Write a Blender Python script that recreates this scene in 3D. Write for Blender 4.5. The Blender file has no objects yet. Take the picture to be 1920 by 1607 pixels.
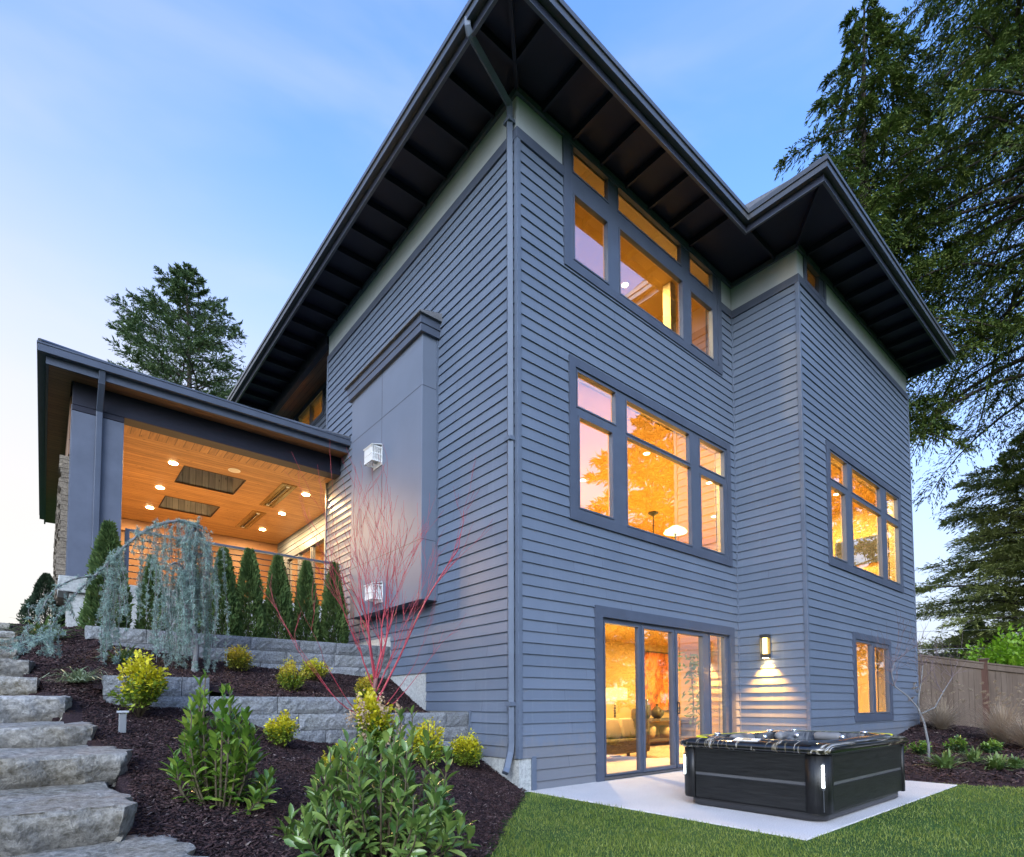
import bpy, math, random
import numpy as np
from mathutils import Vector, Matrix
random.seed(7)
RNG = np.random.default_rng(11)
SC = bpy.context.scene
COL = SC.collection
rad = math.radians

# ------------------------------------------------------------------ camera
CAM = np.array([-4.722, -5.512, 1.122])
def build_camera():
    pitch, roll, yaw = rad(2.676), rad(-0.156), rad(50.093)
    F = Vector((math.cos(pitch)*math.cos(yaw), math.cos(pitch)*math.sin(yaw), math.sin(pitch)))
    R0 = Vector((math.sin(yaw), -math.cos(yaw), 0)); U0 = R0.cross(F)
    R = R0*math.cos(roll) + U0*math.sin(roll); U = U0*math.cos(roll) - R0*math.sin(roll)
    cd = bpy.data.cameras.new("camera"); co = bpy.data.objects.new("camera", cd); COL.objects.link(co)
    m = Matrix((R, U, -F)).transposed().to_4x4(); m.translation = Vector(CAM); co.matrix_world = m
    cd.sensor_width = 36; cd.sensor_fit = 'HORIZONTAL'; cd.lens = 1053.99/1920*36
    cd.shift_x = -0.0003; cd.shift_y = 0.2436
    cd.clip_start = 0.05; cd.clip_end = 4000
    SC.camera = co
build_camera()

# ------------------------------------------------------------------ light
SUN_EL, SUN_AZ = rad(24), rad(222)          # azimuth counted from +X towards +Y
HAZE_COOL, HAZE_WARM = (1.36, 1.41, 1.56), (1.64, 1.50, 1.28)
def build_world():
    w = bpy.data.worlds.new("World"); SC.world = w; w.use_nodes = True
    nt = w.node_tree; nt.nodes.clear()
    out = nt.nodes.new('ShaderNodeOutputWorld'); bg = nt.nodes.new('ShaderNodeBackground')
    sky = nt.nodes.new('ShaderNodeTexSky'); sky.sky_type = 'NISHITA'; sky.sun_disc = False
    sky.sun_elevation = SUN_EL; sky.sun_rotation = math.pi/2 - SUN_AZ
    sky.altitude = 50; sky.air_density = 1.0; sky.dust_density = 4.0; sky.ozone_density = 3.4
    tint = nt.nodes.new('ShaderNodeMix'); tint.data_type = 'RGBA'; tint.blend_type = 'MULTIPLY'; tint.inputs[0].default_value = 1
    tint.inputs[7].default_value = (.58, .74, .97, 1)     # dusk air: a little more violet than noon blue
    nt.links.new(sky.outputs[0], tint.inputs[6])
    # pale dusk haze low over the horizon, brightest and warm in the north-west glow
    tc = nt.nodes.new('ShaderNodeTexCoord'); sp = nt.nodes.new('ShaderNodeSeparateXYZ'); nt.links.new(tc.outputs['Generated'], sp.inputs[0])
    dt = nt.nodes.new('ShaderNodeVectorMath'); dt.operation = 'DOT_PRODUCT'; nt.links.new(tc.outputs['Generated'], dt.inputs[0]); dt.inputs[1].default_value = (math.cos(rad(112)), math.sin(rad(112)), 0)
    gl = nt.nodes.new('ShaderNodeMapRange'); gl.interpolation_type = 'SMOOTHSTEP'; nt.links.new(dt.outputs['Value'], gl.inputs[0]); gl.inputs[1].default_value = .1; gl.inputs[2].default_value = 1.0; gl.inputs[3].default_value = 0; gl.inputs[4].default_value = .26
    ad = nt.nodes.new('ShaderNodeMath'); ad.operation = 'SUBTRACT'; nt.links.new(sp.outputs[2], ad.inputs[0]); nt.links.new(gl.outputs[0], ad.inputs[1])
    fz = nt.nodes.new('ShaderNodeMapRange'); fz.interpolation_type = 'SMOOTHSTEP'; nt.links.new(ad.outputs[0], fz.inputs[0]); fz.inputs[1].default_value = .66; fz.inputs[2].default_value = .0; fz.inputs[3].default_value = 0; fz.inputs[4].default_value = .93
    hz = nt.nodes.new('ShaderNodeMix'); hz.data_type = 'RGBA'; hz.inputs[6].default_value = (*HAZE_COOL, 1); hz.inputs[7].default_value = (*HAZE_WARM, 1)
    wf = nt.nodes.new('ShaderNodeMapRange'); nt.links.new(dt.outputs['Value'], wf.inputs[0]); wf.inputs[1].default_value = .55; wf.inputs[2].default_value = 1.0
    nt.links.new(wf.outputs[0], hz.inputs[0])
    mx = nt.nodes.new('ShaderNodeMix'); mx.data_type = 'RGBA'; nt.links.new(fz.outputs[0], mx.inputs[0]); nt.links.new(tint.outputs[2], mx.inputs[6]); nt.links.new(hz.outputs[2], mx.inputs[7])
    # thin high cloud: faint, soft streaks of the same pale haze
    cm = nt.nodes.new('ShaderNodeMapping'); cm.inputs['Scale'].default_value = (1.2, 2.2, 4.0); cm.inputs['Rotation'].default_value = (.2, .3, .6); nt.links.new(tc.outputs['Generated'], cm.inputs[0])
    cn = nt.nodes.new('ShaderNodeTexNoise'); cn.inputs['Scale'].default_value = 1.3; cn.inputs['Detail'].default_value = 5; cn.inputs['Distortion'].default_value = .7; nt.links.new(cm.outputs[0], cn.inputs['Vector'])
    cr = nt.nodes.new('ShaderNodeMapRange'); cr.interpolation_type = 'SMOOTHSTEP'; nt.links.new(cn.outputs['Fac'], cr.inputs[0]); cr.inputs[1].default_value = .42; cr.inputs[2].default_value = .75; cr.inputs[3].default_value = 0; cr.inputs[4].default_value = .30
    cx = nt.nodes.new('ShaderNodeMix'); cx.data_type = 'RGBA'; nt.links.new(cr.outputs[0], cx.inputs[0]); nt.links.new(mx.outputs[2], cx.inputs[6]); nt.links.new(hz.outputs[2], cx.inputs[7])
    nt.links.new(cx.outputs[2], bg.inputs[0]); bg.inputs[1].default_value = 0.15
    nt.links.new(bg.outputs[0], out.inputs[0])
    ld = bpy.data.lights.new("sun", 'SUN'); ld.energy = 0.34; ld.angle = rad(40); ld.color = (1.0, .93, .90)
    lo = bpy.data.objects.new("sun", ld); COL.objects.link(lo)
    d = Vector((math.cos(SUN_AZ)*math.cos(SUN_EL), math.sin(SUN_AZ)*math.cos(SUN_EL), math.sin(SUN_EL)))
    lo.rotation_euler = d.to_track_quat('Z', 'Y').to_euler()
build_world()
SC.view_settings.view_transform = 'Standard'; SC.view_settings.look = 'None'
SC.view_settings.exposure = 2.15; SC.view_settings.gamma = 1.0
SC.render.engine = 'CYCLES'
cy = SC.cycles
cy.use_denoising = True; cy.max_bounces = 7; cy.diffuse_bounces = 3; cy.glossy_bounces = 3
cy.transmission_bounces = 4; cy.transparent_max_bounces = 10; cy.sample_clamp_indirect = 6
cy.caustics_reflective = False; cy.caustics_refractive = False

# ------------------------------------------------------------------ helpers
def tag(o, label=None, cat=None, group=None, kind=None):
    if label: o['label'] = label
    if cat: o['category'] = cat
    if group: o['group'] = group
    if kind: o['kind'] = kind
    return o
def thing(name, label, cat, loc=(0, 0, 0), group=None, rz=0.0):
    o = bpy.data.objects.new(name, None); COL.objects.link(o); o.empty_display_size = .1
    o.location = loc; o.rotation_euler = (0, 0, rz)
    return tag(o, label, cat, group)
def link_mesh(name, me, mat, parent=None, smooth=False):
    mats = mat if isinstance(mat, (list, tuple)) else [mat]
    for m in mats: me.materials.append(m)
    if smooth: me.polygons.foreach_set('use_smooth', [True]*len(me.polygons))
    o = bpy.data.objects.new(name, me); COL.objects.link(o)
    if parent is not None:
        o.parent = parent
        P = parent_world(parent); o.matrix_parent_inverse = P.inverted()
    return o
def parent_world(o):
    m = Matrix.LocRotScale(o.location, o.rotation_euler, o.scale)
    if o.parent is not None: m = parent_world(o.parent) @ o.matrix_parent_inverse @ m
    return m
class MB:
    """collects polygons in world space and links them as one mesh"""
    def __init__(s): s.v = []; s.f = []; s.mi = []; s.cur = 0
    def poly(s, pts):
        n = len(s.v); s.v.extend([tuple(p) for p in pts]); s.f.append(tuple(range(n, n+len(pts)))); s.mi.append(s.cur)
    def box(s, a, b):
        x0, y0, z0 = [min(p, q) for p, q in zip(a, b)]; x1, y1, z1 = [max(p, q) for p, q in zip(a, b)]
        n = len(s.v)
        s.v += [(x0,y0,z0),(x1,y0,z0),(x1,y1,z0),(x0,y1,z0),(x0,y0,z1),(x1,y0,z1),(x1,y1,z1),(x0,y1,z1)]
        for q in ((3,2,1,0),(4,5,6,7),(0,1,5,4),(1,2,6,5),(2,3,7,6),(3,0,4,7)):
            s.f.append(tuple(n+i for i in q)); s.mi.append(s.cur)
        return s
    def bar(s, p, q, w, h, up=(0, 0, 1)):
        p, q = Vector(p), Vector(q); d = (q-p).normalized(); u = Vector(up)
        r = d.cross(u).normalized(); u = r.cross(d).normalized()
        n = len(s.v)
        for c in (p, q):
            for a, b in ((-1,-1),(1,-1),(1,1),(-1,1)): s.v.append(tuple(c + r*(a*w/2) + u*(b*h/2)))
        for k in ((0,3,2,1),(4,5,6,7),(0,1,5,4),(1,2,6,5),(2,3,7,6),(3,0,4,7)):
            s.f.append(tuple(n+i for i in k)); s.mi.append(s.cur)
        return s
    def tube(s, pts, radii, k=8, cap=True):
        pts = [Vector(p) for p in pts]
        if not isinstance(radii, (list, tuple)): radii = [radii]*len(pts)
        n0 = len(s.v); prev = None
        for i, p in enumerate(pts):
            d = (pts[min(i+1, len(pts)-1)] - pts[max(i-1, 0)])
            d = d.normalized() if d.length > 1e-9 else Vector((0, 0, 1))
            if prev is None:
                u = d.cross(Vector((0, 0, 1)))
                if u.length < 1e-3: u = d.cross(Vector((1, 0, 0)))
            else: u = prev - d*prev.dot(d)
            u.normalize(); w = d.cross(u); prev = u
            for j in range(k):
                t = 2*math.pi*j/k; s.v.append(tuple(p + (u*math.cos(t) + w*math.sin(t))*radii[i]))
        for i in range(len(pts)-1):
            for j in range(k):
                a = n0+i*k+j; b = n0+i*k+(j+1) % k
                s.f.append((a, b, b+k, a+k)); s.mi.append(s.cur)
        if cap:
            s.f.append(tuple(n0+j for j in reversed(range(k)))); s.mi.append(s.cur)
            s.f.append(tuple(n0+(len(pts)-1)*k+j for j in range(k))); s.mi.append(s.cur)
        return s
    def lathe(s, c, prof, k=20):
        n0 = len(s.v)
        for r, z in prof:
            for j in range(k):
                t = 2*math.pi*j/k; s.v.append((c[0]+r*math.cos(t), c[1]+r*math.sin(t), c[2]+z))
        for i in range(len(prof)-1):
            for j in range(k):
                a = n0+i*k+j; b = n0+i*k+(j+1) % k
                s.f.append((a, b, b+k, a+k)); s.mi.append(s.cur)
        s.f.append(tuple(n0+j for j in reversed(range(k)))); s.mi.append(s.cur)
        s.f.append(tuple(n0+(len(prof)-1)*k+j for j in range(k))); s.mi.append(s.cur)
        return s
    def build(s, name, mat, parent=None, smooth=False, bevel=0.0):
        me = bpy.data.meshes.new(name); me.from_pydata(s.v, [], s.f)
        me.polygons.foreach_set('material_index', s.mi)
        o = link_mesh(name, me, mat, parent, smooth)
        if bevel:
            b = o.modifiers.new('bevel', 'BEVEL'); b.width = bevel; b.segments = 2; b.limit_method = 'ANGLE'; b.angle_limit = rad(40)
        return o
def arr_mesh(name, V, Fq, mat, parent=None, smooth=False, mi=None):
    """mesh from numpy arrays: V (n,3), Fq (m,3|4)"""
    me = bpy.data.meshes.new(name); V = np.ascontiguousarray(V, dtype=np.float32); Fq = np.ascontiguousarray(Fq, dtype=np.int32)
    m, k = Fq.shape
    me.vertices.add(len(V)); me.vertices.foreach_set('co', V.ravel())
    me.loops.add(m*k); me.loops.foreach_set('vertex_index', Fq.ravel())
    me.polygons.add(m); me.polygons.foreach_set('loop_start', np.arange(0, m*k, k, dtype=np.int32))
    me.polygons.foreach_set('loop_total', np.full(m, k, dtype=np.int32))
    if mi is not None: me.polygons.foreach_set('material_index', np.asarray(mi, dtype=np.int32))
    me.update(calc_edges=True); me.validate()
    return link_mesh(name, me, mat, parent, smooth)
def unit(a): return a/np.maximum(np.linalg.norm(a, axis=-1, keepdims=True), 1e-9)
def scatter(TV, TF, pos, d, up, scale):
    """copies template TV (x side, y along, z normal) to every pos, pointing along d"""
    d = unit(d); r = unit(np.cross(d, up)); n = np.cross(r, d)
    scale = np.asarray(scale, float)
    if scale.ndim == 1: scale = np.repeat(scale[:, None], 3, 1)
    T = TV[None]*scale[:, None, :]
    V = pos[:, None, :] + T[..., 0:1]*r[:, None, :] + T[..., 1:2]*d[:, None, :] + T[..., 2:3]*n[:, None, :]
    N, K = len(pos), len(TV)
    Fq = (np.asarray(TF)[None] + (np.arange(N)*K)[:, None, None]).reshape(-1, np.asarray(TF).shape[1])
    return V.reshape(-1, 3), Fq
def merge(parts):
    V, Fq, off = [], [], 0
    for v, f in parts: V.append(v); Fq.append(f+off); off += len(v)
    return np.concatenate(V), np.concatenate(Fq)
def rdir(n): return unit(RNG.normal(size=(n, 3)))
def dup(root, loc, rz=0.0, scale=None, label=None, name=None):
    r = root.copy(); COL.objects.link(r); r.location = loc; r.rotation_euler = (0, 0, rz)
    if scale is not None: r.scale = scale
    if label: r['label'] = label
    for ch in list(root.children):
        c = ch.copy(); COL.objects.link(c); c.parent = r
        for g in list(ch.children):
            d = g.copy(); COL.objects.link(d); d.parent = c
    return r

# ------------------------------------------------------------------ materials
class NT:
    def __init__(s, name, rough=.6, spec=.4, metal=0.0):
        s.m = bpy.data.materials.new(name); s.m.use_nodes = True; s.t = s.m.node_tree; s.n = s.t.nodes
        s.b = s.n['Principled BSDF']; s.b.inputs['Roughness'].default_value = rough
        s.b.inputs['Specular IOR Level'].default_value = spec; s.b.inputs['Metallic'].default_value = metal
    def new(s, t, **k):
        nd = s.n.new(t)
        for a, v in k.items(): setattr(nd, a, v)
        return nd
    def link(s, a, b): s.t.links.new(a, b)
    def coord(s, scale=(1, 1, 1), out='Object'):
        tc = s.new('ShaderNodeTexCoord'); mp = s.new('ShaderNodeMapping'); mp.inputs['Scale'].default_value = scale
        s.link(tc.outputs[out], mp.inputs[0]); return mp.outputs[0]
    def noise(s, vec, scale, detail=4, rough=.55, dist=0):
        t = s.new('ShaderNodeTexNoise'); t.inputs['Scale'].default_value = scale; t.inputs['Detail'].default_value = detail
        t.inputs['Roughness'].default_value = rough; t.inputs['Distortion'].default_value = dist
        s.link(vec, t.inputs['Vector']); return t.outputs['Fac']
    def ramp(s, fac, stops):
        r = s.new('ShaderNodeValToRGB'); e = r.color_ramp.elements
        while len(e) < len(stops): e.new(.5)
        for el, (p, c) in zip(e, stops): el.position = p; el.color = (*c, 1) if len(c) == 3 else c
        s.link(fac, r.inputs[0]); return r.outputs[0]
    def mix(s, fac, a, b, mode='MIX'):
        m = s.new('ShaderNodeMix', data_type='RGBA', blend_type=mode)
        for sock, v in ((m.inputs[0], fac), (m.inputs[6], a), (m.inputs[7], b)):
            if hasattr(v, 'default_value') or hasattr(v, 'links'): s.link(v, sock)
            elif isinstance(v, (int, float)): sock.default_value = v
            else: sock.default_value = (*v, 1)
        return m.outputs[2]
    def col(s, c):
        if isinstance(c, tuple): s.b.inputs['Base Color'].default_value = (*c, 1)
        else: s.link(c, s.b.inputs['Base Color'])
        return s
    def bump(s, h, strength=.3, dist=.01):
        b = s.new('ShaderNodeBump'); b.inputs['Strength'].default_value = strength; b.inputs['Distance'].default_value = dist
        s.link(h, b.inputs['Height']); s.link(b.outputs[0], s.b.inputs['Normal']); return s
def paint(name, c, rough=.55, var=.12, scale=3, bump=.05, spec=.35):
    t = NT(name, rough, spec); v = t.coord()
    a = t.noise(v, scale, 6, .6); lo = tuple(x*(1-var) for x in c); hi = tuple(min(1, x*(1+var)) for x in c)
    t.col(t.ramp(a, [(.3, lo), (.7, hi)])); t.bump(t.noise(v, 60, 3), bump, .004); return t.m
def siding_mat():
    t = NT('siding_paint', .5, .35); v = t.coord()
    a = t.noise(v, .9, 5, .6); g = t.noise(t.coord((2, 2, 60)), 2.5, 4, .6)
    ge = t.new('ShaderNodeNewGeometry')          # every board a slightly different shade
    base = t.ramp(a, [(.3, (.100, .126, .172)), (.7, (.119, .147, .196))])
    c = t.mix(.13, base, t.ramp(ge.outputs['Random Per Island'], [(0, (.05, .075, .12)), (1, (.17, .21, .29))]))
    sz = t.new('ShaderNodeSeparateXYZ'); tc = t.new('ShaderNodeTexCoord'); t.link(tc.outputs['Object'], sz.inputs[0])
    spl = t.new('ShaderNodeMath', operation='MULTIPLY_ADD'); t.link(t.noise(v, 5, 5, .7), spl.inputs[0]); spl.inputs[1].default_value = -.9; t.link(sz.outputs[2], spl.inputs[2])
    c = t.mix(t.ramp(spl.outputs[0], [(0, (.45, .45, .45)), (.28, (0, 0, 0))]), c, (.17, .16, .15))   # rain splash above the ground
    c = t.mix(t.ramp(t.noise(t.coord((9, 9, .35)), 1.6, 5, .7), [(.55, (0, 0, 0)), (.85, (.35, .35, .35))]), c, (.20, .225, .27))   # faint weather streaks
    t.col(c); t.bump(g, .12, .004); return t.m
def wood_mat(name, dark, light, along='X', board=.1, rough=.5):
    t = NT(name, rough, .35)
    sc = {'X': (1.2, 14, 14), 'Y': (14, 1.2, 14), 'Z': (14, 14, 1.2)}[along]
    g = t.noise(t.coord(sc), 1.6, 6, .65, .6)
    ax = {'X': 1, 'Y': 0, 'Z': 0}[along]
    tc = t.new('ShaderNodeTexCoord'); sp = t.new('ShaderNodeSeparateXYZ'); t.link(tc.outputs['Object'], sp.inputs[0])
    m2 = t.new('ShaderNodeMath', operation='DIVIDE'); m2.inputs[1].default_value = board; t.link(sp.outputs[ax], m2.inputs[0])
    fl = t.new('ShaderNodeMath', operation='FLOOR'); t.link(m2.outputs[0], fl.inputs[0])
    fr = t.new('ShaderNodeMath', operation='FRACT'); t.link(m2.outputs[0], fr.inputs[0])
    wn = t.new('ShaderNodeTexWhiteNoise', noise_dimensions='1D'); t.link(fl.outputs[0], wn.inputs['W'])
    base = t.ramp(g, [(.3, dark), (.68, light)])
    tint = t.mix(.35, base, t.mix(wn.outputs[0], dark, light))
    kn = t.new('ShaderNodeTexVoronoi'); kn.inputs['Scale'].default_value = 3.2
    t.link(t.coord({'X': (1, 3, 3), 'Y': (3, 1, 3), 'Z': (3, 3, 1)}[along]), kn.inputs['Vector'])
    k = t.ramp(kn.outputs['Distance'], [(.05, (1, 1, 1)), (.13, (0, 0, 0))])
    tint = t.mix(k, tint, tuple(x*.35 for x in dark))
    gap = t.ramp(fr.outputs[0], [(0, (1, 1, 1)), (.05, (.8, .8, .8)), (.09, (0, 0, 0))])
    t.col(t.mix(gap, tint, tuple(x*.3 for x in dark))); t.bump(gap, -.4, .004); return t.m
def leaf_mat(name, a, b, c, rough=.45, trans=.25, scale=9, spec=.4):
    """leaf colours vary from leaf to leaf (random per island)"""
    t = NT(name, rough, spec); ge = t.new('ShaderNodeNewGeometry')
    t.col(t.mix(.35, t.ramp(ge.outputs['Random Per Island'], [(0, a), (.5, b), (1, c)]), t.ramp(t.noise(t.coord(), scale, 3), [(.35, a), (.65, c)])))
    out = t.n['Material Output']; tr = t.new('ShaderNodeBsdfTranslucent'); mx = t.new('ShaderNodeMixShader'); mx.inputs[0].default_value = trans
    tr.inputs[0].default_value = (*[min(1, x*1.5) for x in b], 1)
    t.link(t.b.outputs[0], mx.inputs[1]); t.link(tr.outputs[0], mx.inputs[2]); t.link(mx.outputs[0], out.inputs[0]); return t.m
def glass_mat(name, lo=.10, hi=.75, tint=(.97, .98, 1)):
    t = NT(name); t.n.remove(t.b); out = t.n['Material Output']
    tr = t.new('ShaderNodeBsdfTransparent'); tr.inputs[0].default_value = (*tint, 1)
    gl = t.new('ShaderNodeBsdfGlossy'); gl.inputs['Roughness'].default_value = 0.003
    lw = t.new('ShaderNodeFresnel'); lw.inputs[0].default_value = 1.5
    mr = t.new('ShaderNodeMapRange'); mr.inputs[3].default_value = lo; mr.inputs[4].default_value = hi
    mr.inputs[1].default_value = .03; mr.inputs[2].default_value = .6
    t.link(lw.outputs[0], mr.inputs[0])
    # panes are never quite flat: a faint slow ripple
    bp = t.new('ShaderNodeBump'); bp.inputs['Strength'].default_value = .03; bp.inputs['Distance'].default_value = .02
    t.link(t.noise(t.coord(), 2.2, 2), bp.inputs['Height']); t.link(bp.outputs[0], gl.inputs['Normal'])
    mx = t.new('ShaderNodeMixShader'); t.link(mr.outputs[0], mx.inputs[0]); t.link(tr.outputs[0], mx.inputs[1]); t.link(gl.outputs[0], mx.inputs[2])
    t.link(mx.outputs[0], out.inputs[0]); return t.m
def emit_mat(name, c, s):
    t = NT(name); t.n.remove(t.b); e = t.new('ShaderNodeEmission'); e.inputs[0].default_value = (*c, 1); e.inputs[1].default_value = s
    t.link(e.outputs[0], t.n['Material Output'].inputs[0]); return t.m
def stone_mat(name, a, b, stain, scale=3.0, bump=.5, lichen=None, vary=False, each=False):
    t = NT(name, .85, .25); v = t.coord()
    n1 = t.noise(v, scale, 8, .65); n2 = t.noise(v, scale*.45, 4, .5, .8); n3 = t.noise(v, scale*9, 5, .7)
    c = t.mix(t.ramp(n2, [(.42, (0, 0, 0)), (.62, (1, 1, 1))]), t.ramp(n1, [(.3, a), (.7, b)]), stain)
    c = t.mix(.45, c, t.ramp(n3, [(.35, tuple(x*.25 for x in a)), (.7, tuple(min(1, x*1.5) for x in b))]))
    if lichen: c = t.mix(t.ramp(t.noise(v, scale*2.6, 6, .75, 1.2), [(.60, (0, 0, 0)), (.70, (.8, .8, .8))]), c, lichen)
    if vary: ge = t.new('ShaderNodeNewGeometry'); c = t.mix(.6, c, t.ramp(ge.outputs['Random Per Island'], [(0, (.45, .47, .50)), (1, (1.25, 1.25, 1.22))]), 'MULTIPLY')
    if each: oi = t.new('ShaderNodeObjectInfo'); c = t.mix(.7, c, t.ramp(oi.outputs['Random'], [(0, (.62, .60, .55)), (1, (1.2, 1.2, 1.2))]), 'MULTIPLY')
    t.col(c)
    h = t.new('ShaderNodeMath', operation='ADD'); t.link(n1, h.inputs[0]); t.link(n3, h.inputs[1]); t.bump(h.outputs[0], bump, .02); return t.m
def mulch_mat():
    t = NT('mulch_bark', .9, .2); v = t.coord((1, 1, 1))
    vo = t.new('ShaderNodeTexVoronoi'); vo.inputs['Scale'].default_value = 60; vo.inputs['Randomness'].default_value = 1
    mp = t.new('ShaderNodeMapping'); mp.inputs['Scale'].default_value = (1, 2.1, 1.3); mp.inputs['Rotation'].default_value = (0, 0, .6)
    t.link(v, mp.inputs[0]); nz = t.new('ShaderNodeTexNoise'); nz.inputs['Scale'].default_value = 9; t.link(v, nz.inputs['Vector'])
    ad = t.new('ShaderNodeVectorMath', operation='MULTIPLY_ADD'); t.link(nz.outputs['Color'], ad.inputs[0]); ad.inputs[1].default_value = (.12, .12, .12); t.link(mp.outputs[0], ad.inputs[2])
    t.link(ad.outputs[0], vo.inputs['Vector'])
    c = t.ramp(vo.outputs['Color'], [(0, (.010, .006, .008)), (.45, (.030, .017, .020)), (.8, (.060, .034, .036)), (1, (.10, .07, .066))])
    big = t.noise(v, 1.1, 4)
    t.col(t.mix(.5, c, t.ramp(big, [(.35, (.016, .009, .012)), (.65, (.048, .028, .032))]))); t.bump(vo.outputs['Distance'], 1.0, .02); return t.m
def lawn_mat():
    t = NT('lawn_soil', .9, .2); v = t.coord()
    a = t.noise(v, 1.3, 5); b = t.noise(v, 55, 4, .7)
    t.col(t.mix(.5, t.ramp(a, [(.35, (.028, .065, .012)), (.65, (.055, .115, .022))]), t.ramp(b, [(.35, (.015, .04, .008)), (.7, (.08, .15, .035))]))); t.bump(b, .8, .02); return t.m
def concrete_mat(name, a, b, scale=30):
    t = NT(name, .85, .25); v = t.coord(); n = t.noise(v, 1.1, 6, .65); s = t.noise(v, scale*1.4, 4, .85)
    t.col(t.mix(.55, t.ramp(n, [(.3, a), (.7, b)]), t.ramp(s, [(.38, tuple(x*.55 for x in a)), (.62, tuple(min(1, x*1.15) for x in b))]))); t.bump(s, .35, .004); return t.m
M = {}
M['siding'] = siding_mat()
M['trim'] = paint('trim_paint', (.060, .075, .110), .5)
M['trim_lt'] = paint('corner_paint', (.093, .117, .162), .45)
M['stucco'] = paint('stucco_white', (.37, .41, .44), .8, .05, 4, .3)
M['dark'] = paint('soffit_paint', (.009, .010, .022), .55)
M['fascia'] = paint('fascia_paint', (.022, .026, .042), .4)
M['gutter'] = paint('gutter_metal', (.060, .064, .072), .3, .08, 3, .02, .6)
M['panel'] = paint('panel_paint', (.122, .146, .195), .5, .06, 1.2, .02)
M['frame'] = paint('frame_paint', (.066, .082, .118), .4)
M['glass'] = glass_mat('window_glass', .52, .93)
M['cedar'] = wood_mat('porch_cedar', (.17, .075, .024), (.46, .235, .085), 'X', .115)
M['cedar_y'] = wood_mat('porch_cedar_across', (.17, .075, .024), (.46, .235, .085), 'Y', .14)
M['soffit_wood'] = wood_mat('soffit_cedar', (.13, .065, .035), (.26, .14, .075), 'Y', .115)
M['eave_wood'] = wood_mat('eave_cedar', (.13, .065, .035), (.24, .13, .07), 'X', .115)
M['grey_wood'] = wood_mat('skylight_lining', (.24, .235, .22), (.52, .50, .46), 'Z', .13)
M['shingle'] = paint('roof_shingle', (.12, .125, .14), .9, .25, 14, .5)
M['concrete'] = concrete_mat('foundation_concrete', (.32, .34, .335), (.44, .45, .44), 12)
M['patio'] = concrete_mat('patio_concrete', (.45, .43, .425), (.60, .575, .565), 60)
M['block'] = stone_mat('retaining_block', (.14, .15, .165), (.29, .305, .33), (.19, .20, .195), 5, .9, None, True)
M['slab'] = stone_mat('step_stone', (.14, .138, .13), (.40, .395, .38), (.165, .14, .09), 3.0, .9, (.40, .41, .40), False, True)
M['ledge'] = stone_mat('ledge_stone', (.10, .085, .07), (.30, .25, .19), (.19, .16, .13), 5, .6)
M['mulch'] = mulch_mat(); M['lawn'] = lawn_mat()
M['white'] = paint('white_enamel', (.66, .67, .67), .35, .03)
M['plastic'] = paint('dark_metal', (.03, .03, .033), .35, .1)
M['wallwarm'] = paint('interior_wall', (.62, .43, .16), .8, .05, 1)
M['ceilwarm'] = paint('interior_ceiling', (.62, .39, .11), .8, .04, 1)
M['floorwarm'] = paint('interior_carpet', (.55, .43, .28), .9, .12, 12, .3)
M['bulb'] = emit_mat('warm_bulb', (1, .70, .34), 30)
M['bulb2'] = emit_mat('warm_bulb_soft', (1, .72, .36), 12)
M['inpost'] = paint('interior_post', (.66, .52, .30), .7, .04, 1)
# ------------------------------------------------------------------ ground heights
def tps(P):
    P = np.array(P, float); n = len(P); d = np.linalg.norm(P[:, None, :2]-P[None, :, :2], axis=-1)
    K = np.where(d > 0, d**2*np.log(d+1e-12), 0) + np.eye(n)*.02; Q = np.c_[np.ones(n), P[:, :2]]
    A = np.block([[K, Q], [Q.T, np.zeros((3, 3))]]); w = np.linalg.solve(A, np.r_[P[:, 2], 0, 0, 0])
    def f(x, y):
        x = np.asarray(x, float); y = np.asarray(y, float)
        d = np.sqrt((x[..., None]-P[:, 0])**2 + (y[..., None]-P[:, 1])**2)
        return (np.where(d > 0, d**2*np.log(d+1e-12), 0)*w[:n]).sum(-1) + w[n] + w[n+1]*x + w[n+2]*y
    return f
LEFT = [(-4.3,-2.6,.32),(-4.3,-2,.47),(-4.25,-1.2,.66),(-4.35,-.45,.84),(-4.5,.6,1.05),(-4.7,1.54,1.25),(-4.8,2.4,1.47),(-4.9,3.24,1.69),(-5,4.1,1.89),(-5,4.8,2.04),(-5.1,5.6,2.26),
        (-6.6,-2.6,.42),(-6.6,-.45,.93),(-6.6,1.54,1.33),(-6.6,3.24,1.76),(-6.6,5.6,2.3),(-6,8.5,2.55),(-5,10,2.6),(-5,13,2.7),(-8,13,2.7),(-4.4,1.3,1.33),(-4.4,2.4,1.62),(-4.35,3.45,1.93),(-4.4,4.6,2.22),(-4.5,5.7,2.32)]
h_low = tps(LEFT + [(.1,-.1,0),(-.3,-.45,0),(-1.35,-1.39,0),(-2.16,-2.19,0),(-3.2,-3.1,.0),(-4.2,-4.0,.0),(-5.5,-4.3,.0),(.6,-1.2,-.25),(-1,-2.4,-.25),(-3,-4.2,-.25),
        (0,.0,.04),(0,.66,.29),(0,1.06,.44),(-1.25,1.06,.58),(-2.44,1.06,.72),(-3.35,1.06,1.05),(-4.19,1.06,1.12),(-3.86,-1.89,.50),(-2.6,-.3,.47),(-1.2,-.1,.30)])
STEP_Y = [-3.3,-2.20,-1.20,-.42,.55,1.5,2.35,3.2,4.0,4.7,5.5,6.8]; STEP_X = [-4.16,-4.33,-4.29,-4.40,-4.53,-4.72,-4.80,-4.92,-4.98,-5.02,-5.10,-5.10]
def under_steps(x, y): return (x < np.interp(y, STEP_Y, STEP_X)-.10) & (y > -3.1) & (y < 6.6) & (x > -6.3)
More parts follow.
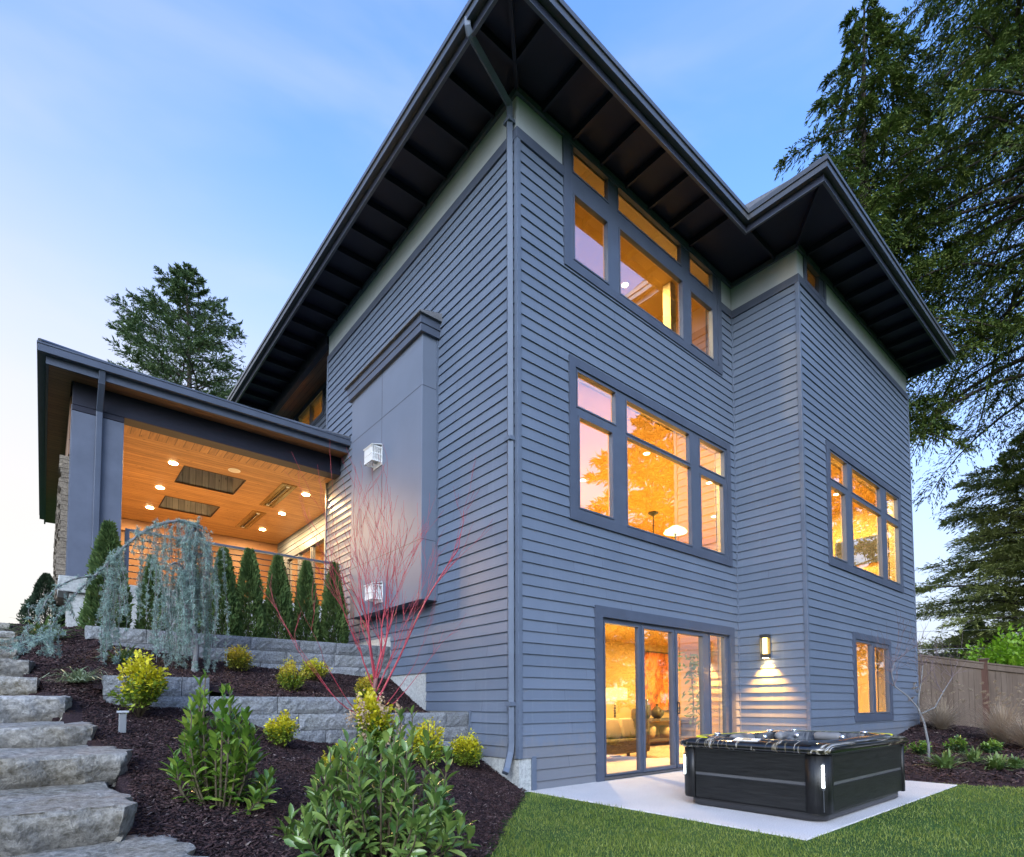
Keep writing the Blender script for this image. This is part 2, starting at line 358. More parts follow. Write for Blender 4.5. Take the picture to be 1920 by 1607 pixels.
h_mid = tps([(-4.4,1.3,1.33),(-4.4,2.4,1.62),(-4.4,3.45,1.93),(-3.36,1.3,1.34),(-2.9,1.25,1.19),(-1.8,1.25,1.14),(-1.3,1.25,1.0),(-.9,1.3,.96),(0,1.3,.95),(0,2.27,1.0),(0,3.1,1.38),(0,3.45,1.55),(-1,3.45,1.62),(-2.1,3.45,1.67),(-3.2,3.45,1.80),(-2.5,2.3,1.44),(-1,2.3,1.24),(-1.8,2.3,1.40),(-3.4,2.3,1.52)])
h_top = lambda x, y: 2.10 + 0*np.asarray(x, float) + .0*np.asarray(y, float)
h_bed = tps([(4.95,-2.2,0),(4.95,-2.9,0.0),(5.15,-3.7,0),(5.6,-4.4,0),(6.4,-5.4,0),(4.6,-3.2,-.2),(5.2,-5,-.2),(12.2,-1.1,.66),(13.9,-2.3,.42),(14.7,-2.9,.30),(16,-4.1,.12),(5.6,-1.3,.0),(8,-1.3,.12),(11.8,-1.3,.6),(8.1,-2.4,.13),(9.4,-2.8,.2),(9,-5,.1),(12,-5,.15)])
# ------------------------------------------------------------------ house
XI, YB, XE, YL = 5.596, -1.28, 11.842, 6.516      # inner corner, bay front, bay end, end of the left wall
Z0B, EB = 0.566, 0.152                            # a siding course and the course height
ZS, ZB1, ZT, ZR = 8.755, 8.906, 9.38, 9.47        # siding top, band top, stucco top, soffit
def mF(y):  return lambda a, z, o: (a, y-o, z)    # wall facing -Y
def mL(x):  return lambda a, z, o: (x-o, a, z)    # wall facing -X
def rect_cells(rect, holes):
    xs = sorted({rect[0], rect[1], *[min(max(h[i], rect[0]), rect[1]) for h in holes for i in (0, 1)]})
    zs = sorted({rect[2], rect[3], *[min(max(h[i], rect[2]), rect[3]) for h in holes for i in (2, 3)]})
    g = {}
    for i in range(len(xs)-1):
        for j in range(len(zs)-1):
            cx, cz = (xs[i]+xs[i+1])/2, (zs[j]+zs[j+1])/2
            g[i, j] = not any(h[0] < cx < h[1] and h[2] < cz < h[3] for h in holes)
    return xs, zs, g
def frame_mesh(mb, mp, rect, holes, d0, d1):
    """a slab with rectangular holes, between depths d0 < d1"""
    xs, zs, g = rect_cells(rect, holes)
    for (i, j), full in g.items():
        if not full: continue
        a0, a1, z0, z1 = xs[i], xs[i+1], zs[j], zs[j+1]
        mb.poly([mp(a0, z0, d1), mp(a1, z0, d1), mp(a1, z1, d1), mp(a0, z1, d1)])
        mb.poly([mp(a0, z1, d0), mp(a1, z1, d0), mp(a1, z0, d0), mp(a0, z0, d0)])
        for di, dj, p, q in ((-1, 0, (a0, z1), (a0, z0)), (1, 0, (a1, z0), (a1, z1)), (0, -1, (a0, z0), (a1, z0)), (0, 1, (a1, z1), (a0, z1))):
            if not g.get((i+di, j+dj), False):
                mb.poly([mp(*p, d0), mp(*q, d0), mp(*q, d1), mp(*p, d1)])
    return mb
SR = random.Random(17)
def siding(mb, mp, a0, a1, z0, z1, holes, flip=False):
    """lapped boards as real sloping strips with an underside lip, butted end to end every few metres"""
    k = math.floor((z0-Z0B)/EB)
    while Z0B + k*EB < z1:
        zb = Z0B + k*EB; k += 1
        lo, hi = max(zb, z0), min(zb+EB, z1)
        if hi-lo < 1e-4: continue
        joints, x = [a0], a0 + SR.uniform(.6, 3.6)
        while x < a1-.4: joints.append(x); x += 3.66
        joints.append(a1)
        for b0, b1 in zip(joints, joints[1:]):
            o0, o1 = .023+SR.uniform(-.0014, .0018), .004
            out = lambda z: o0 - (o0-o1)*(z-zb)/EB
            cuts = sorted({lo, hi, *[h[i] for h in holes for i in (2, 3) if lo < h[i] < hi]})
            for c0, c1 in zip(cuts, cuts[1:]):
                zc = (c0+c1)/2
                xs = sorted({b0, b1, *[min(max(h[i], b0), b1) for h in holes if h[2] < zc < h[3] for i in (0, 1)]})
                for p, q in zip(xs, xs[1:]):
                    m = (p+q)/2
                    if any(h[0] < m < h[1] and h[2] < zc < h[3] for h in holes) or q-p < 1e-4: continue
                    n = len(mb.v); mb.v += [mp(p, c0, out(c0)), mp(q, c0, out(c0)), mp(q, c1, out(c1)), mp(p, c1, out(c1)), mp(p, c0, .001), mp(q, c0, .001)]
                    mb.f.append((n, n+1, n+2, n+3)); mb.mi.append(0)
                    if c0 == lo: mb.f.append((n+4, n+5, n+1, n)); mb.mi.append(0)
                    if q == b1 and b1 != a1: mb.cur = 1; mb.poly([mp(q-.0018, c0, out(c0)+.0006), mp(q+.0018, c0, out(c0)+.0006), mp(q+.0018, c1, out(c1)+.0006), mp(q-.0018, c1, out(c1)+.0006)]); mb.cur = 0
    return mb
HOUSE = thing('house', 'three storey house with grey blue lap siding and wide dark eaves', 'house', (5.5, 4.0, 0))
def window(name, mp, outer, panes, cas=.13, label=None, parent=None, depth=.17, nocas_top=False):
    parent = parent or HOUSE
    a0, a1, z0, z1 = outer
    inner = (a0+cas, a1-cas, z0+cas, z1-(0 if nocas_top else cas))
    w = frame_mesh(MB(), mp, outer, [inner], -.02, .040).build(name, M['trim'], parent, bevel=.004)
    if label: w['label'] = label
    f = MB(); frame_mesh(f, mp, inner, panes, -.05, .016)
    for p in panes:                                # a slim sash rim round every pane
        e = .022
        frame_mesh(f, mp, (p[0]-e, p[1]+e, p[2]-e, p[3]+e), [p], .0165, .028)
    f.build('frame', M['frame'], w)
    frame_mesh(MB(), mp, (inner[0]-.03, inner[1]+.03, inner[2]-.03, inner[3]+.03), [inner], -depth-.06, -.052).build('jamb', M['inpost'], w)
    g = MB()
    for p in panes: g.poly([mp(p[0]-.008, p[2]-.008, -.022), mp(p[1]+.008, p[2]-.008, -.022), mp(p[1]+.008, p[3]+.008, -.022), mp(p[0]-.008, p[3]+.008, -.022)])
    g.build('pane', M['glass'], w)
    return inner
F0, FB, LW, BS = mF(0.0), mF(YB), mL(0.0), mL(XI)
# windows: outer casing, then panes
W_UP = (.861, 5.161, 7.44, 9.462)
P_UP = [(1.07,1.845,8.962,9.40),(2.094,3.819,8.962,9.40),(4.108,4.868,8.962,9.40),(1.088,1.825,7.64,8.615),(2.125,3.86,7.615,8.674),(4.128,4.848,7.64,8.615)]
W_MID = (.942, 5.382, 3.746, 6.136)
P_MID = [(1.119,1.966,5.444,5.945),(2.238,3.991,5.40,5.917),(4.325,5.171,5.444,5.945),(1.154,1.885,3.956,5.281),(2.239,4.027,3.915,5.325),(4.344,5.104,3.956,5.281)]
W_DOOR = (1.442, 5.386, 0.0, 2.57)
P_DOOR = [(1.69,2.49,.085,2.332),(2.62,3.39,.10,2.325),(3.53,4.317,.10,2.325),(4.587,5.083,.085,2.373)]
W_BAY = (6.60, 10.942, 3.739, 6.137)
P_BAY = [(6.80,7.62,5.454,5.964),(7.89,9.555,5.44,5.94),(9.95,10.737,5.454,5.964),(6.786,7.485,3.936,5.293),(7.853,9.56,3.915,5.32),(9.908,10.736,3.936,5.293)]
W_SM = (7.653, 9.897, .75, 2.55)
P_SM = [(7.83,8.70,.93,2.36),(8.86,9.72,.93,2.33)]
W_CL = (5.85, 6.80, 8.86, 9.40)
P_CL = [(5.95,6.50,8.95,9.33)]
W_REC = (8.55, 10.50, 8.66, 9.40)
P_REC = [(8.66,9.50,8.76,9.30),(9.56,10.40,8.76,9.30)]
W_PD = (8.20, 11.35, 3.20, 5.52)
P_PD = [(8.34,9.25,3.32,5.38),(9.38,10.25,3.32,5.38),(10.36,11.2,3.32,5.38)]
cut = lambda w, e=.02: (w[0]+e, w[1]-e, w[2]+(e if w[2] > .01 else -.1), w[3]-e)
# --- lapped walls
b = siding(MB(), F0, 0.035, XI-.02, .42, ZS, [cut(W_UP), cut(W_MID), cut(W_DOOR)])
siding(b, F0, .27, XI-.02, .0, .42, [cut(W_DOOR)]); b.build('siding_wall', [M['siding'], M['fascia']], HOUSE)
b = siding(MB(), LW, 0.035, YL, 2.33, ZS, []); siding(b, LW, .035, 3.48, 1.63, 2.33, []); siding(b, LW, .035, 2.27, 1.02, 1.63, []); siding(b, LW, .035, 1.03, .41, 1.02, [])
b.build('siding_wall', [M['siding'], M['fascia']], HOUSE)
siding(MB(), BS, YB+.035, -.02, 0, ZS, []).build('siding_wall', [M['siding'], M['fascia']], HOUSE)
siding(MB(), FB, XI+.035, XE-.02, 0, ZS, [cut(W_BAY), cut(W_SM)]).build('siding_wall', [M['siding'], M['fascia']], HOUSE)
siding(MB(), mL(.71), YL, 12.4, 3.1, 9.3, [cut(W_REC), cut(W_PD)]).build('siding_wall', [M['siding'], M['fascia']], HOUSE)
# --- stucco, band board and frieze
for p, q in (((.01, 0, ZB1), (.87, .1, ZT)), ((5.15, 0, ZB1), (XI, .1, ZT)), ((0, .012, ZB1), (.1, YL, ZT)), ((XI, YB+.012, ZB1), (XI+.1, -.002, ZT)), ((XI+.01, YB, ZB1), (5.86, YB+.1, ZT)), ((6.79, YB, ZB1), (XE, YB+.1, ZT))):
    MB().box(p, q).build('stucco_band', M['stucco'], HOUSE)
b = MB()
for z0, z1, e in ((ZS, ZB1, .035), (ZT, ZR, .045)):
    b.box((-e, -e, z0), (.862 if z0 == ZS else XI-e-.002, .02, z1)); b.box((-e, .022, z0), (.02, YL+.01, z1))
    if z0 == ZS: b.box((5.16, -e, z0), (XI-e-.002, .02, z1))
    b.box((XI-e, YB-e, z0), (XI+.02, -.002, z1)); b.box((XI+.022, YB-e, z0), (XE+e, YB+.02, z1))
b.build('band_board', M['trim'], HOUSE, bevel=.004)
for p, q in (((-.031, -.031, .42), (.036, .036, ZS-.002)), ((XI-.033, -.033, 0), (XI+.01, .01, ZS-.002)), ((XI-.031, YB-.031, 0), (XI+.036, YB+.036, ZS-.002)), ((XE-.03, YB-.031, 0), (XE+.024, YB+.036, ZS-.002)),
             ((.20, -.034, 0), (.272, .01, .44)), ((-.033, 1.03, .41), (.01, 1.09, 1.04)), ((-.033, YL-.03, 2.3), (.03, YL+.024, ZS-.002))):
    MB().box(p, q).build('corner_board', M['trim_lt'], HOUSE, bevel=.003)
b = MB()
b.box((-.004, -.004, -.3), (.21, .25, .425)); b.box((-.002, .252, -.3), (.2, 1.08, .415)); b.box((-.003, 1.082, -.1), (.2, 2.3, 1.03)); b.box((-.002, 2.302, .5), (.2, 3.5, 1.64)); b.box((-.003, 3.502, 1), (.2, YL, 2.34))
b.build('foundation', M['concrete'], HOUSE)
b = MB(); b.box((.03, .15, 0), (.06, YL, ZT)); b.box((XE-.06, YB+.1, -.2), (XE, 11.9, ZT)); b.box((.73, YL, 3), (.76, 8.2, ZT)); b.box((.73, 11.35, 3), (.76, 12.4, ZT)); b.box((0.02, YL-.03, 2.3), (.74, YL-.004, 9.4)); b.box((.75, 11.87, 0), (XE-.07, 11.9, ZT))
b.build('backing_wall', M['trim'], HOUSE)
# --- windows
IN_UP = window('window', F0, W_UP, P_UP); IN_MID = window('window', F0, W_MID, P_MID)
IN_BAY = window('window', FB, W_BAY, P_BAY); IN_SM = window('window', FB, W_SM, P_SM); IN_CL = window('window', FB, W_CL, P_CL, .08)
IN_REC = window('window', mL(.71), W_REC, P_REC, .09)
# --- sliding doors
def sliding_door(mp, outer, panes, handle_at):
    a0, a1, z0, z1 = outer; c = .16
    d = frame_mesh(MB(), mp, outer, [(a0+c, a1-c, z0-.1, z1-c)], -.02, .045).build('sliding_door', M['trim'], HOUSE, bevel=.004)
    inn = (a0+c, a1-c, z0+.02, z1-c); f = MB()
    frame_mesh(f, mp, inn, panes, -.07, -.01)
    for p in panes[1:3]: frame_mesh(f, mp, (p[0]-.05, p[1]+.05, p[2]-.05, p[3]+.04), [p], -.0095, .018)
    for p in (panes[0], panes[-1]): frame_mesh(f, mp, (p[0]-.025, p[1]+.025, p[2]-.025, p[3]+.025), [p], -.0095, .006)
    f.build('frame', M['frame'], d)
    frame_mesh(MB(), mp, (inn[0]-.03, inn[1]+.03, inn[2]-.03, inn[3]+.03), [inn], -.23, -.072).build('jamb', M['inpost'], d)
    s = MB(); x = [mp(inn[0], z0+.012, .05), mp(inn[1], z0+.042, -.1)]; s.box(*x); s.build('sill', M['gutter'], d)
    g = MB()
    for p in panes: g.poly([mp(p[0]-.008, p[2]-.008, -.03), mp(p[1]+.008, p[2]-.008, -.03), mp(p[1]+.008, p[3]+.008, -.03), mp(p[0]-.008, p[3]+.008, -.03)])
    g.build('pane', M['glass'], d)
    h = MB(); h.box(mp(handle_at-.015, z0+.92, .019), mp(handle_at+.015, z0+1.18, .026)); h.box(mp(handle_at-.01, z0+.95, .026), mp(handle_at+.01, z0+.97, .055)); h.box(mp(handle_at-.01, z0+1.13, .026), mp(handle_at+.01, z0+1.15, .055)); h.box(mp(handle_at-.012, z0+.95, .055), mp(handle_at+.012, z0+1.15, .067))
    h.build('handle', M['plastic'], d, bevel=.004)
    return inn
IN_DOOR = sliding_door(F0, W_DOOR, P_DOOR, 3.50)
IN_PD = sliding_door(mL(.71), W_PD, P_PD, 9.32)
# --- chimney chase on the left wall
b = MB(); b.box((-.302, 1.946, 2.74), (-.001, 4.556, 6.97)); chase = b.build('chimney_chase', M['panel'], HOUSE, bevel=.006)
b = MB()
b.box((-.36, 1.89, 6.94), (.0, 4.61, 7.06)); b.box((-.375, 1.875, 7.062), (0, 4.625, 7.19))
b.build('cap', M['trim'], chase, bevel=.004)
b = MB(); n = len(b.v)
b.poly([(-.42, 1.83, 7.192), (-.42, 4.67, 7.192), (-.42, 4.67, 7.215), (-.42, 1.83, 7.215)]); b.poly([(-.42, 1.83, 7.215), (-.42, 4.67, 7.215), (0, 4.67, 7.33), (0, 1.83, 7.33)])
b.poly([(-.42, 1.83, 7.192), (-.42, 1.83, 7.215), (0, 1.83, 7.33), (0, 1.83, 7.192)]); b.poly([(-.42, 4.67, 7.215), (-.42, 4.67, 7.192), (0, 4.67, 7.192), (0, 4.67, 7.33)]); b.poly([(-.42, 4.67, 7.192), (-.42, 1.83, 7.192), (0, 1.83, 7.192), (0, 4.67, 7.192)])
b.build('flashing', M['shingle'], chase)
b = MB()
for z in (6.12, 3.68): b.box((-.304, 1.95, z-.004), (-.300, 4.55, z+.004)); b.box((-.3, 1.944, z-.004), (-.02, 1.948, z+.004))
b.box((-.304, 3.3, 2.75), (-.300, 3.308, 6.93)); b.build('seam', M['fascia'], chase)
b = MB(); b.box((-.05, 1.925, 2.74), (-.001, 1.944, 6.93)); b.build('edge_trim', M['trim_lt'], chase)
# --- roof: eave boards, rafters, fascia, gutter
OV = .85
OUT = [(-OV, -OV), (4.56, -OV), (4.56, YB-OV), (11.95, YB-OV), (11.95, 13.2), (-OV, 13.2)]
def offset_poly(P, d):
    R = []
    for i, p in enumerate(P):
        a, c = Vector(P[i-1]), Vector(P[(i+1) % len(P)]); p = Vector(p)
        e1, e2 = (p-a).normalized(), (c-p).normalized(); n1, n2 = Vector((e1.y, -e1.x)), Vector((e2.y, -e2.x))
        R.append(tuple(p + n1*d + n2*d))
    return R
def strip(mb, P, d0, d1, z0, z1):
    A, B_ = offset_poly(P, d0), offset_poly(P, d1); n = len(P)
    for i in range(n):
        j = (i+1) % n
        for (p, q, za, zb) in ((B_, B_, z0, z1), (A, A, z1, z0)):
            mb.poly([(*p[i], za), (*p[j], za), (*q[j], zb), (*q[i], zb)])
        mb.poly([(*A[i], z0), (*A[j], z0), (*B_[j], z0), (*B_[i], z0)]); mb.poly([(*A[i], z1), (*B_[i], z1), (*B_[j], z1), (*A[j], z1)])
    return mb
ZE = 9.41                                         # underside of the rafters at the eave
cen = (5.2, 5.6, 11.4)
b = MB(); T = offset_poly(OUT, .04)
for i in range(len(T)):
    j = (i+1) % len(T); b.poly([(*T[i], 9.70), (*T[j], 9.70), cen])
roof = b.build('roof', M['shingle'], HOUSE)
b = MB(); b.poly([(*p, 9.53) for p in reversed(OUT)]); b.build('eave_board', M['dark'], roof)
RAF = [(-.16+.605*i) for i in range(8)]
def rafter(p, q, w=.042, h=.115): MB().bar((*p, ZE+h/2), (*q, ZE+h/2), w, h).build('rafter', M['dark'], roof)
for x in RAF[1:]: rafter((x, -OV), (x, .02))
yy = .45
while yy < 13: rafter((-OV, yy), (.0 if yy < YL else .0, yy)); yy += .612
for x in [5.92+.62*i for i in range(10)]: rafter((x, YB-OV), (x, YB+.02))
for y in (-.9,): rafter((4.56, y), (XI, y))
for y in [YB+.4+.62*i for i in range(4)]: rafter((11.95, y), (XE, y))
rafter((-OV, -OV), (-.03, -.03), .05); rafter((4.56, YB-OV), (XI-.03, YB-.03), .05); rafter((-OV, -.24), (-.27, -.24)); rafter((-.24, -OV), (-.24, -.27))
strip(MB(), OUT, -.002, .03, 9.385, 9.60).build('fascia', M['fascia'], roof)
strip(MB(), OUT, -.006, .036, 9.372, 9.384).build('drip_bead', M['gutter'], roof)
b = MB(); strip(b, OUT, .031, .115, 9.50, 9.60); strip(b, OUT, .095, .135, 9.601, 9.625); strip(b, OUT, .02, .12, 9.626, 9.70); b.build('gutter', M['gutter'], roof)
# beam at the wall line beyond the left wall, soffit of the recess
b = MB(); b.box((-.05, YL+.012, 9.20), (.06, 13, 9.528)); b.build('eave_beam', M['dark'], HOUSE)
b = MB(); b.box((.062, YL, 9.44), (.76, 13, 9.47)); b.build('recess_soffit', M['soffit_wood'], HOUSE)
b = MB(); b.box((.65, YL+.001, 9.30), (.709, 12.5, 9.439)); b.build('frieze_board', M['trim'], HOUSE)
# --- downspout at the corner
P = [(-.93, -.16, 9.55), (-.93, -.16, 9.44), (-.90, -.15, 9.40), (-.075, .085, 9.28), (-.062, .088, 9.22), (-.062, .088, .62), (-.075, .088, .50), (-.16, .06, .30), (-.20, .04, .25)]
b = MB(); b.tube(P, [.054]*len(P), 4); ds = b.build('downspout', M['trim_lt'], HOUSE, bevel=.012)
for z in (9.0, 4.6, 1.1): MB().box((-.12, .028, z), (-.012, .150, z+.05)).build('strap', M['trim_lt'], ds)

# --- rooms behind the glass (walls facing inwards)
def great_room(z0, z1, yb, hF, hB):
    """one room over the front block and the bay, open between them"""
    yf = YB+.22; r = MB()
    r.box((.15, yb, z0), (11.7, yb+.1, z1)); r.box((.15, .22, z0), (.25, yb, z1)); r.box((11.6, yf, z0), (11.7, yb, z1)); r.box((5.70, yf, z0), (5.80, .22, z1))
    frame_mesh(r, F0, (.15, 5.70, z0, z1), hF, -.22, -.2); frame_mesh(r, FB, (5.70, 11.7, z0, z1), hB, -.22, -.2)
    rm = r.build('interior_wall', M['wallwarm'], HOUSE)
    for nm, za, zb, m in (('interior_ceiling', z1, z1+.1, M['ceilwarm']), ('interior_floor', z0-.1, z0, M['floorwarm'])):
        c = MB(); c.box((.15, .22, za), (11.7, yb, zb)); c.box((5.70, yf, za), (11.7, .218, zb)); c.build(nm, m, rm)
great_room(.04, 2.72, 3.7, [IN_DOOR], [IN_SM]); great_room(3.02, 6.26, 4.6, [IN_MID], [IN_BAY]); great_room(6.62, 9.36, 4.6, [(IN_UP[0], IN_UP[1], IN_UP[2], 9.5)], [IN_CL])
# rooms behind the porch door and the clerestory
def room_x(x0, x1, y0, y1, z0, z1, hole):
    r = MB(); r.box((x1, y0, z0), (x1+.1, y1, z1)); r.box((x0, y0-.1, z0), (x1, y0, z1)); r.box((x0, y1, z0), (x1, y1+.1, z1))
    frame_mesh(r, mL(.71), (y0, y1, z0, z1), [hole], -.24, -.22)
    rm = r.build('interior_wall', M['wallwarm'], HOUSE)
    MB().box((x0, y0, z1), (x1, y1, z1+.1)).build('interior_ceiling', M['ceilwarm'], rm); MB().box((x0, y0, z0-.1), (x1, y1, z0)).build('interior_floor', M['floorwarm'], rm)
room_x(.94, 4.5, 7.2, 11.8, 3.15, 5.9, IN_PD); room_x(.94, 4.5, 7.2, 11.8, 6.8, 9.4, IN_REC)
def lamp(loc, power, c=(1, .62, .26), r=.12, area=None, rot=None):
    if area:
        ld = bpy.data.lights.new('lamp', 'AREA'); ld.size = area; ld.shape = 'DISK'
    else:
        ld = bpy.data.lights.new('lamp', 'POINT'); ld.shadow_soft_size = r
    ld.energy = power; ld.color = c
    o = bpy.data.objects.new('lamp', ld); COL.objects.link(o); o.location = loc
    if rot: o.rotation_euler = rot
    return o
# ------------------------------------------------------------------ covered porch
PORCH = thing('covered_porch', 'covered porch with cedar ceiling lit by downlights beside the tall house', 'porch', (-2, 9, 2.4))
XC0, XC1, YP = -4.48, -3.79, 5.76
b = MB(); b.box((XC0, YP, 3.16), (XC1, YP+.5, 5.86)); b.box((XC0-.012, YP+.01, 3.16), (XC0-.002, YP+.07, 5.95)); col = b.build('column', paint('column_paint', (.085, .10, .14), .5), PORCH, bevel=.006)
b = MB(); b.box((XC0-.10, YP-.09, 2.91), (XC1+.06, YP+.6, 3.158)); b.build('cap_stone', M['concrete'], col, bevel=.012)
b = MB(); b.box((XC0+.04, YP-.02, 1.8), (-.005, YP+.5, 2.9)); b.box((XC0+.04, YP+.502, 2.2), (-4.2, 12.4, 2.9)); b.build('foundation', M['concrete'], PORCH)
b = MB(); b.box((XC1+.06, YP+.0, 2.905), (-.003, 6.4, 3.14)); b.box((-4.2, 6.402, 2.9), (.7, 12.4, 3.14)); b.build('porch_floor', M['concrete'], PORCH)
b = MB(); b.box((XC0, YP-.002, 5.96), (-.003, YP+.3, 6.395)); b.box((XC0, YP-.006, 5.865), (XC1, YP+.3, 5.955)); b.build('beam', M['dark'], PORCH, bevel=.005)
b = MB(); b.box((-4.5, 6.27, 5.31), (-4.2, 12.35, 6.3)); b.build('side_beam', M['eave_wood'], PORCH)
# stone side wall: stacked ledge stones of different depth
def ledge_wall():
    b = MB(); z = 2.92; r = random.Random(3)
    while z < 5.25:
        h = r.uniform(.05, .12); y = 6.30
        while y < 12.3:
            w = r.uniform(.15, .42); b.box((-4.56-r.uniform(0, .05), y, z), (-4.2, min(y+w, 12.3)-.006, min(z+h, 5.3)-.006)); y += w
        z += h
    b.build('stone_wall', M['ledge'], PORCH)
ledge_wall()
# ceiling with two skylight openings, back wall, right return
SK = [(-2.60, -1.44, 7.52, 8.58), (-2.62, -1.48, 9.70, 10.68)]
mC = lambda z: (lambda a, y, o: (a, y, z-o))
b = MB(); frame_mesh(b, mC(6.04), (-4.2, .70, 6.60, 12.38), [(s[0], s[1], s[2], s[3]) for s in SK], -.03, 0.0); ceil = b.build('ceiling', M['cedar'], PORCH)
b = MB(); b.box((-4.2, YP+.302, 6.025), (.0, 6.56, 6.06)); b.build('ceiling_strip', M['cedar_y'], PORCH)
b = MB(); b.box((-4.2, 6.56, 6.045), (.7, 6.60, 6.08)); b.build('ceiling_groove', M['dark'], PORCH)
for s in SK:
    c = MB(); t = .02
    for q in ((s[0]-t, s[0], s[2]-t, s[3]+t), (s[1], s[1]+t, s[2]-t, s[3]+t), (s[0], s[1], s[2]-t, s[2]), (s[0], s[1], s[3], s[3]+t)): c.box((q[0], q[2], 6.045), (q[1], q[3], 6.62))
    w = c.build('skylight', M['grey_wood'], ceil)
    MB().box((s[0]-.02, s[2]-.02, 6.63), (s[1]+.02, s[3]+.02, 6.65)).build('pane', M['glass'], w)
    e = MB(); frame_mesh(e, mC(6.038), (s[0]-.02, s[1]+.02, s[2]-.02, s[3]+.02), [s], -.001, .006); e.build('edge', M['dark'], w)
b = MB(); b.box((-4.2, 12.3, 3.14), (.7, 12.4, 6.03)); b.build('back_wall', wood_mat('back_wall_cedar', (.25, .10, .03), (.46, .22, .07), 'X', .15), PORCH)
b = MB(); b.box((-4.2, 12.18, 5.72), (.7, 12.298, 6.03)); b.build('back_beam', M['eave_wood'], PORCH)
# eaves and hip roof with skylight openings
PO = [(-4.82, 5.36), (-.004, 5.36), (-.004, 6.53), (.66, 6.53), (.66, 15.2), (-4.82, 15.2)]
def edge_strip(mb, a, c, n, d0, d1, z0, z1):
    (x0, y0), (x1, y1) = a, c
    mb.box((x0+n[0]*d0, y0+n[1]*d0, z0), (x1+n[0]*d1, y1+n[1]*d1, z1))
ridge = [(-2.45, 8.4, 8.05), (-2.45, 12.2, 8.05)]
e0 = 6.565
b = MB(); A, B_, C_, D_ = (-4.90, 5.28, e0), (-.004, 5.28, e0), (-.004, 15.25, e0), (-4.90, 15.25, e0)
R1, R2 = ridge
def roof_pt(x, y):                                # height of the hip roof
    s = (R1[2]-e0)
    zs = [e0 + s*(y-5.28)/(R1[1]-5.28), e0 + s*(15.25-y)/(15.25-R2[1]), e0 + s*(x+4.90)/2.45, e0 + s*(-.004-x)/2.446]
    return min(zs)
def hip():
    xs = sorted({-4.90, -.004, -2.45, *[v for s in SK for v in s[:2]], *np.linspace(-4.9, -.004, 21)}); ys = sorted({5.28, 15.25, 8.4, 12.2, *[v for s in SK for v in s[2:]], *np.linspace(5.28, 15.25, 33)})
    for x0, x1 in zip(xs, xs[1:]):
        for y0, y1 in zip(ys, ys[1:]):
            cx_, cy_ = (x0+x1)/2, (y0+y1)/2
            if any(s[0] < cx_ < s[1] and s[2] < cy_ < s[3] for s in SK): continue
            b.poly([(x0, y0, roof_pt(x0, y0)), (x1, y0, roof_pt(x1, y0)), (x1, y1, roof_pt(x1, y1)), (x0, y1, roof_pt(x0, y1))])
hip(); proof = b.build('roof', M['shingle'], PORCH)
b = MB(); b.tube([(-4.9, 5.28, e0+.02), (*R1[:2], R1[2]+.02), (*R2[:2], R2[2]+.02)], .03, 6); b.tube([(-.004, 5.28, e0+.02), (*R1[:2], R1[2]+.02)], .03, 6); b.build('ridge_cap', M['gutter'], proof)
b = MB(); b.box((-4.80, 5.40, 6.33), (-.004, YP-.005, 6.36)); b.box((-4.80, YP-.004, 6.33), (-4.5, 15.1, 6.36)); b.build('eave_soffit', M['eave_wood'], proof)
b = MB(); b.box((-4.82, 5.36, 6.30), (-.004, 5.395, 6.50)); b.box((-4.82, 5.396, 6.30), (-4.785, 15.2, 6.50)); b.build('fascia', M['trim'], proof)
b = MB(); b.box((-4.92, 5.26, 6.42), (-.004, 5.358, 6.53)); b.box((-4.93, 5.25, 6.531), (-.004, 5.30, 6.562)); b.box((-4.92, 5.359, 6.42), (-4.822, 15.2, 6.53)); b.box((-4.93, 5.301, 6.531), (-4.88, 15.2, 6.562)); b.build('gutter', M['trim'], proof, bevel=.004)
b = MB(); b.bar((-4.13, 5.31, 6.45), (-4.13, 5.40, 6.25), .09, .07, (0, 1, 0)); b.bar((-4.13, 5.38, 6.27), (-4.13, YP-.05, 5.93), .09, .07, (0, 1, 0)); b.box((-4.175, YP-.08, 2.95), (-4.085, YP-.008, 5.95)); b.build('downspout', M['trim'], PORCH, bevel=.01)
b = MB()
for dx in (0, .07): b.tube([(-3.15+dx, 9.2, 7.6), (-3.15+dx, 9.2, 8.45)], .03, 10)
b.build('vent_pipe', M['gutter'], proof)
# ------------------------------------------------------------------ railing of the porch
RAIL = thing('porch_railing', 'dark metal railing with horizontal bars in front of the lit porch', 'railing', (-1.8, 5.9, 3.14))
YR = 5.92
b = MB(); b.box((-3.72, YR-.035, 4.075), (-.03, YR+.035, 4.12)); b.build('top_rail', M['frame'], RAIL, bevel=.004)
for x in (-3.69, -2.46, -1.25, -.06):
    MB().box((x-.032, YR-.030, 3.14), (x+.032, YR+.030, 4.074)).build('post', M['frame'], RAIL)
b = MB()
for i in range(7): b.tube([(-3.68, YR, 3.28+i*.113), (-.06, YR, 3.28+i*.113)], .011, 8)
b.build('bar', M['dark'], RAIL)
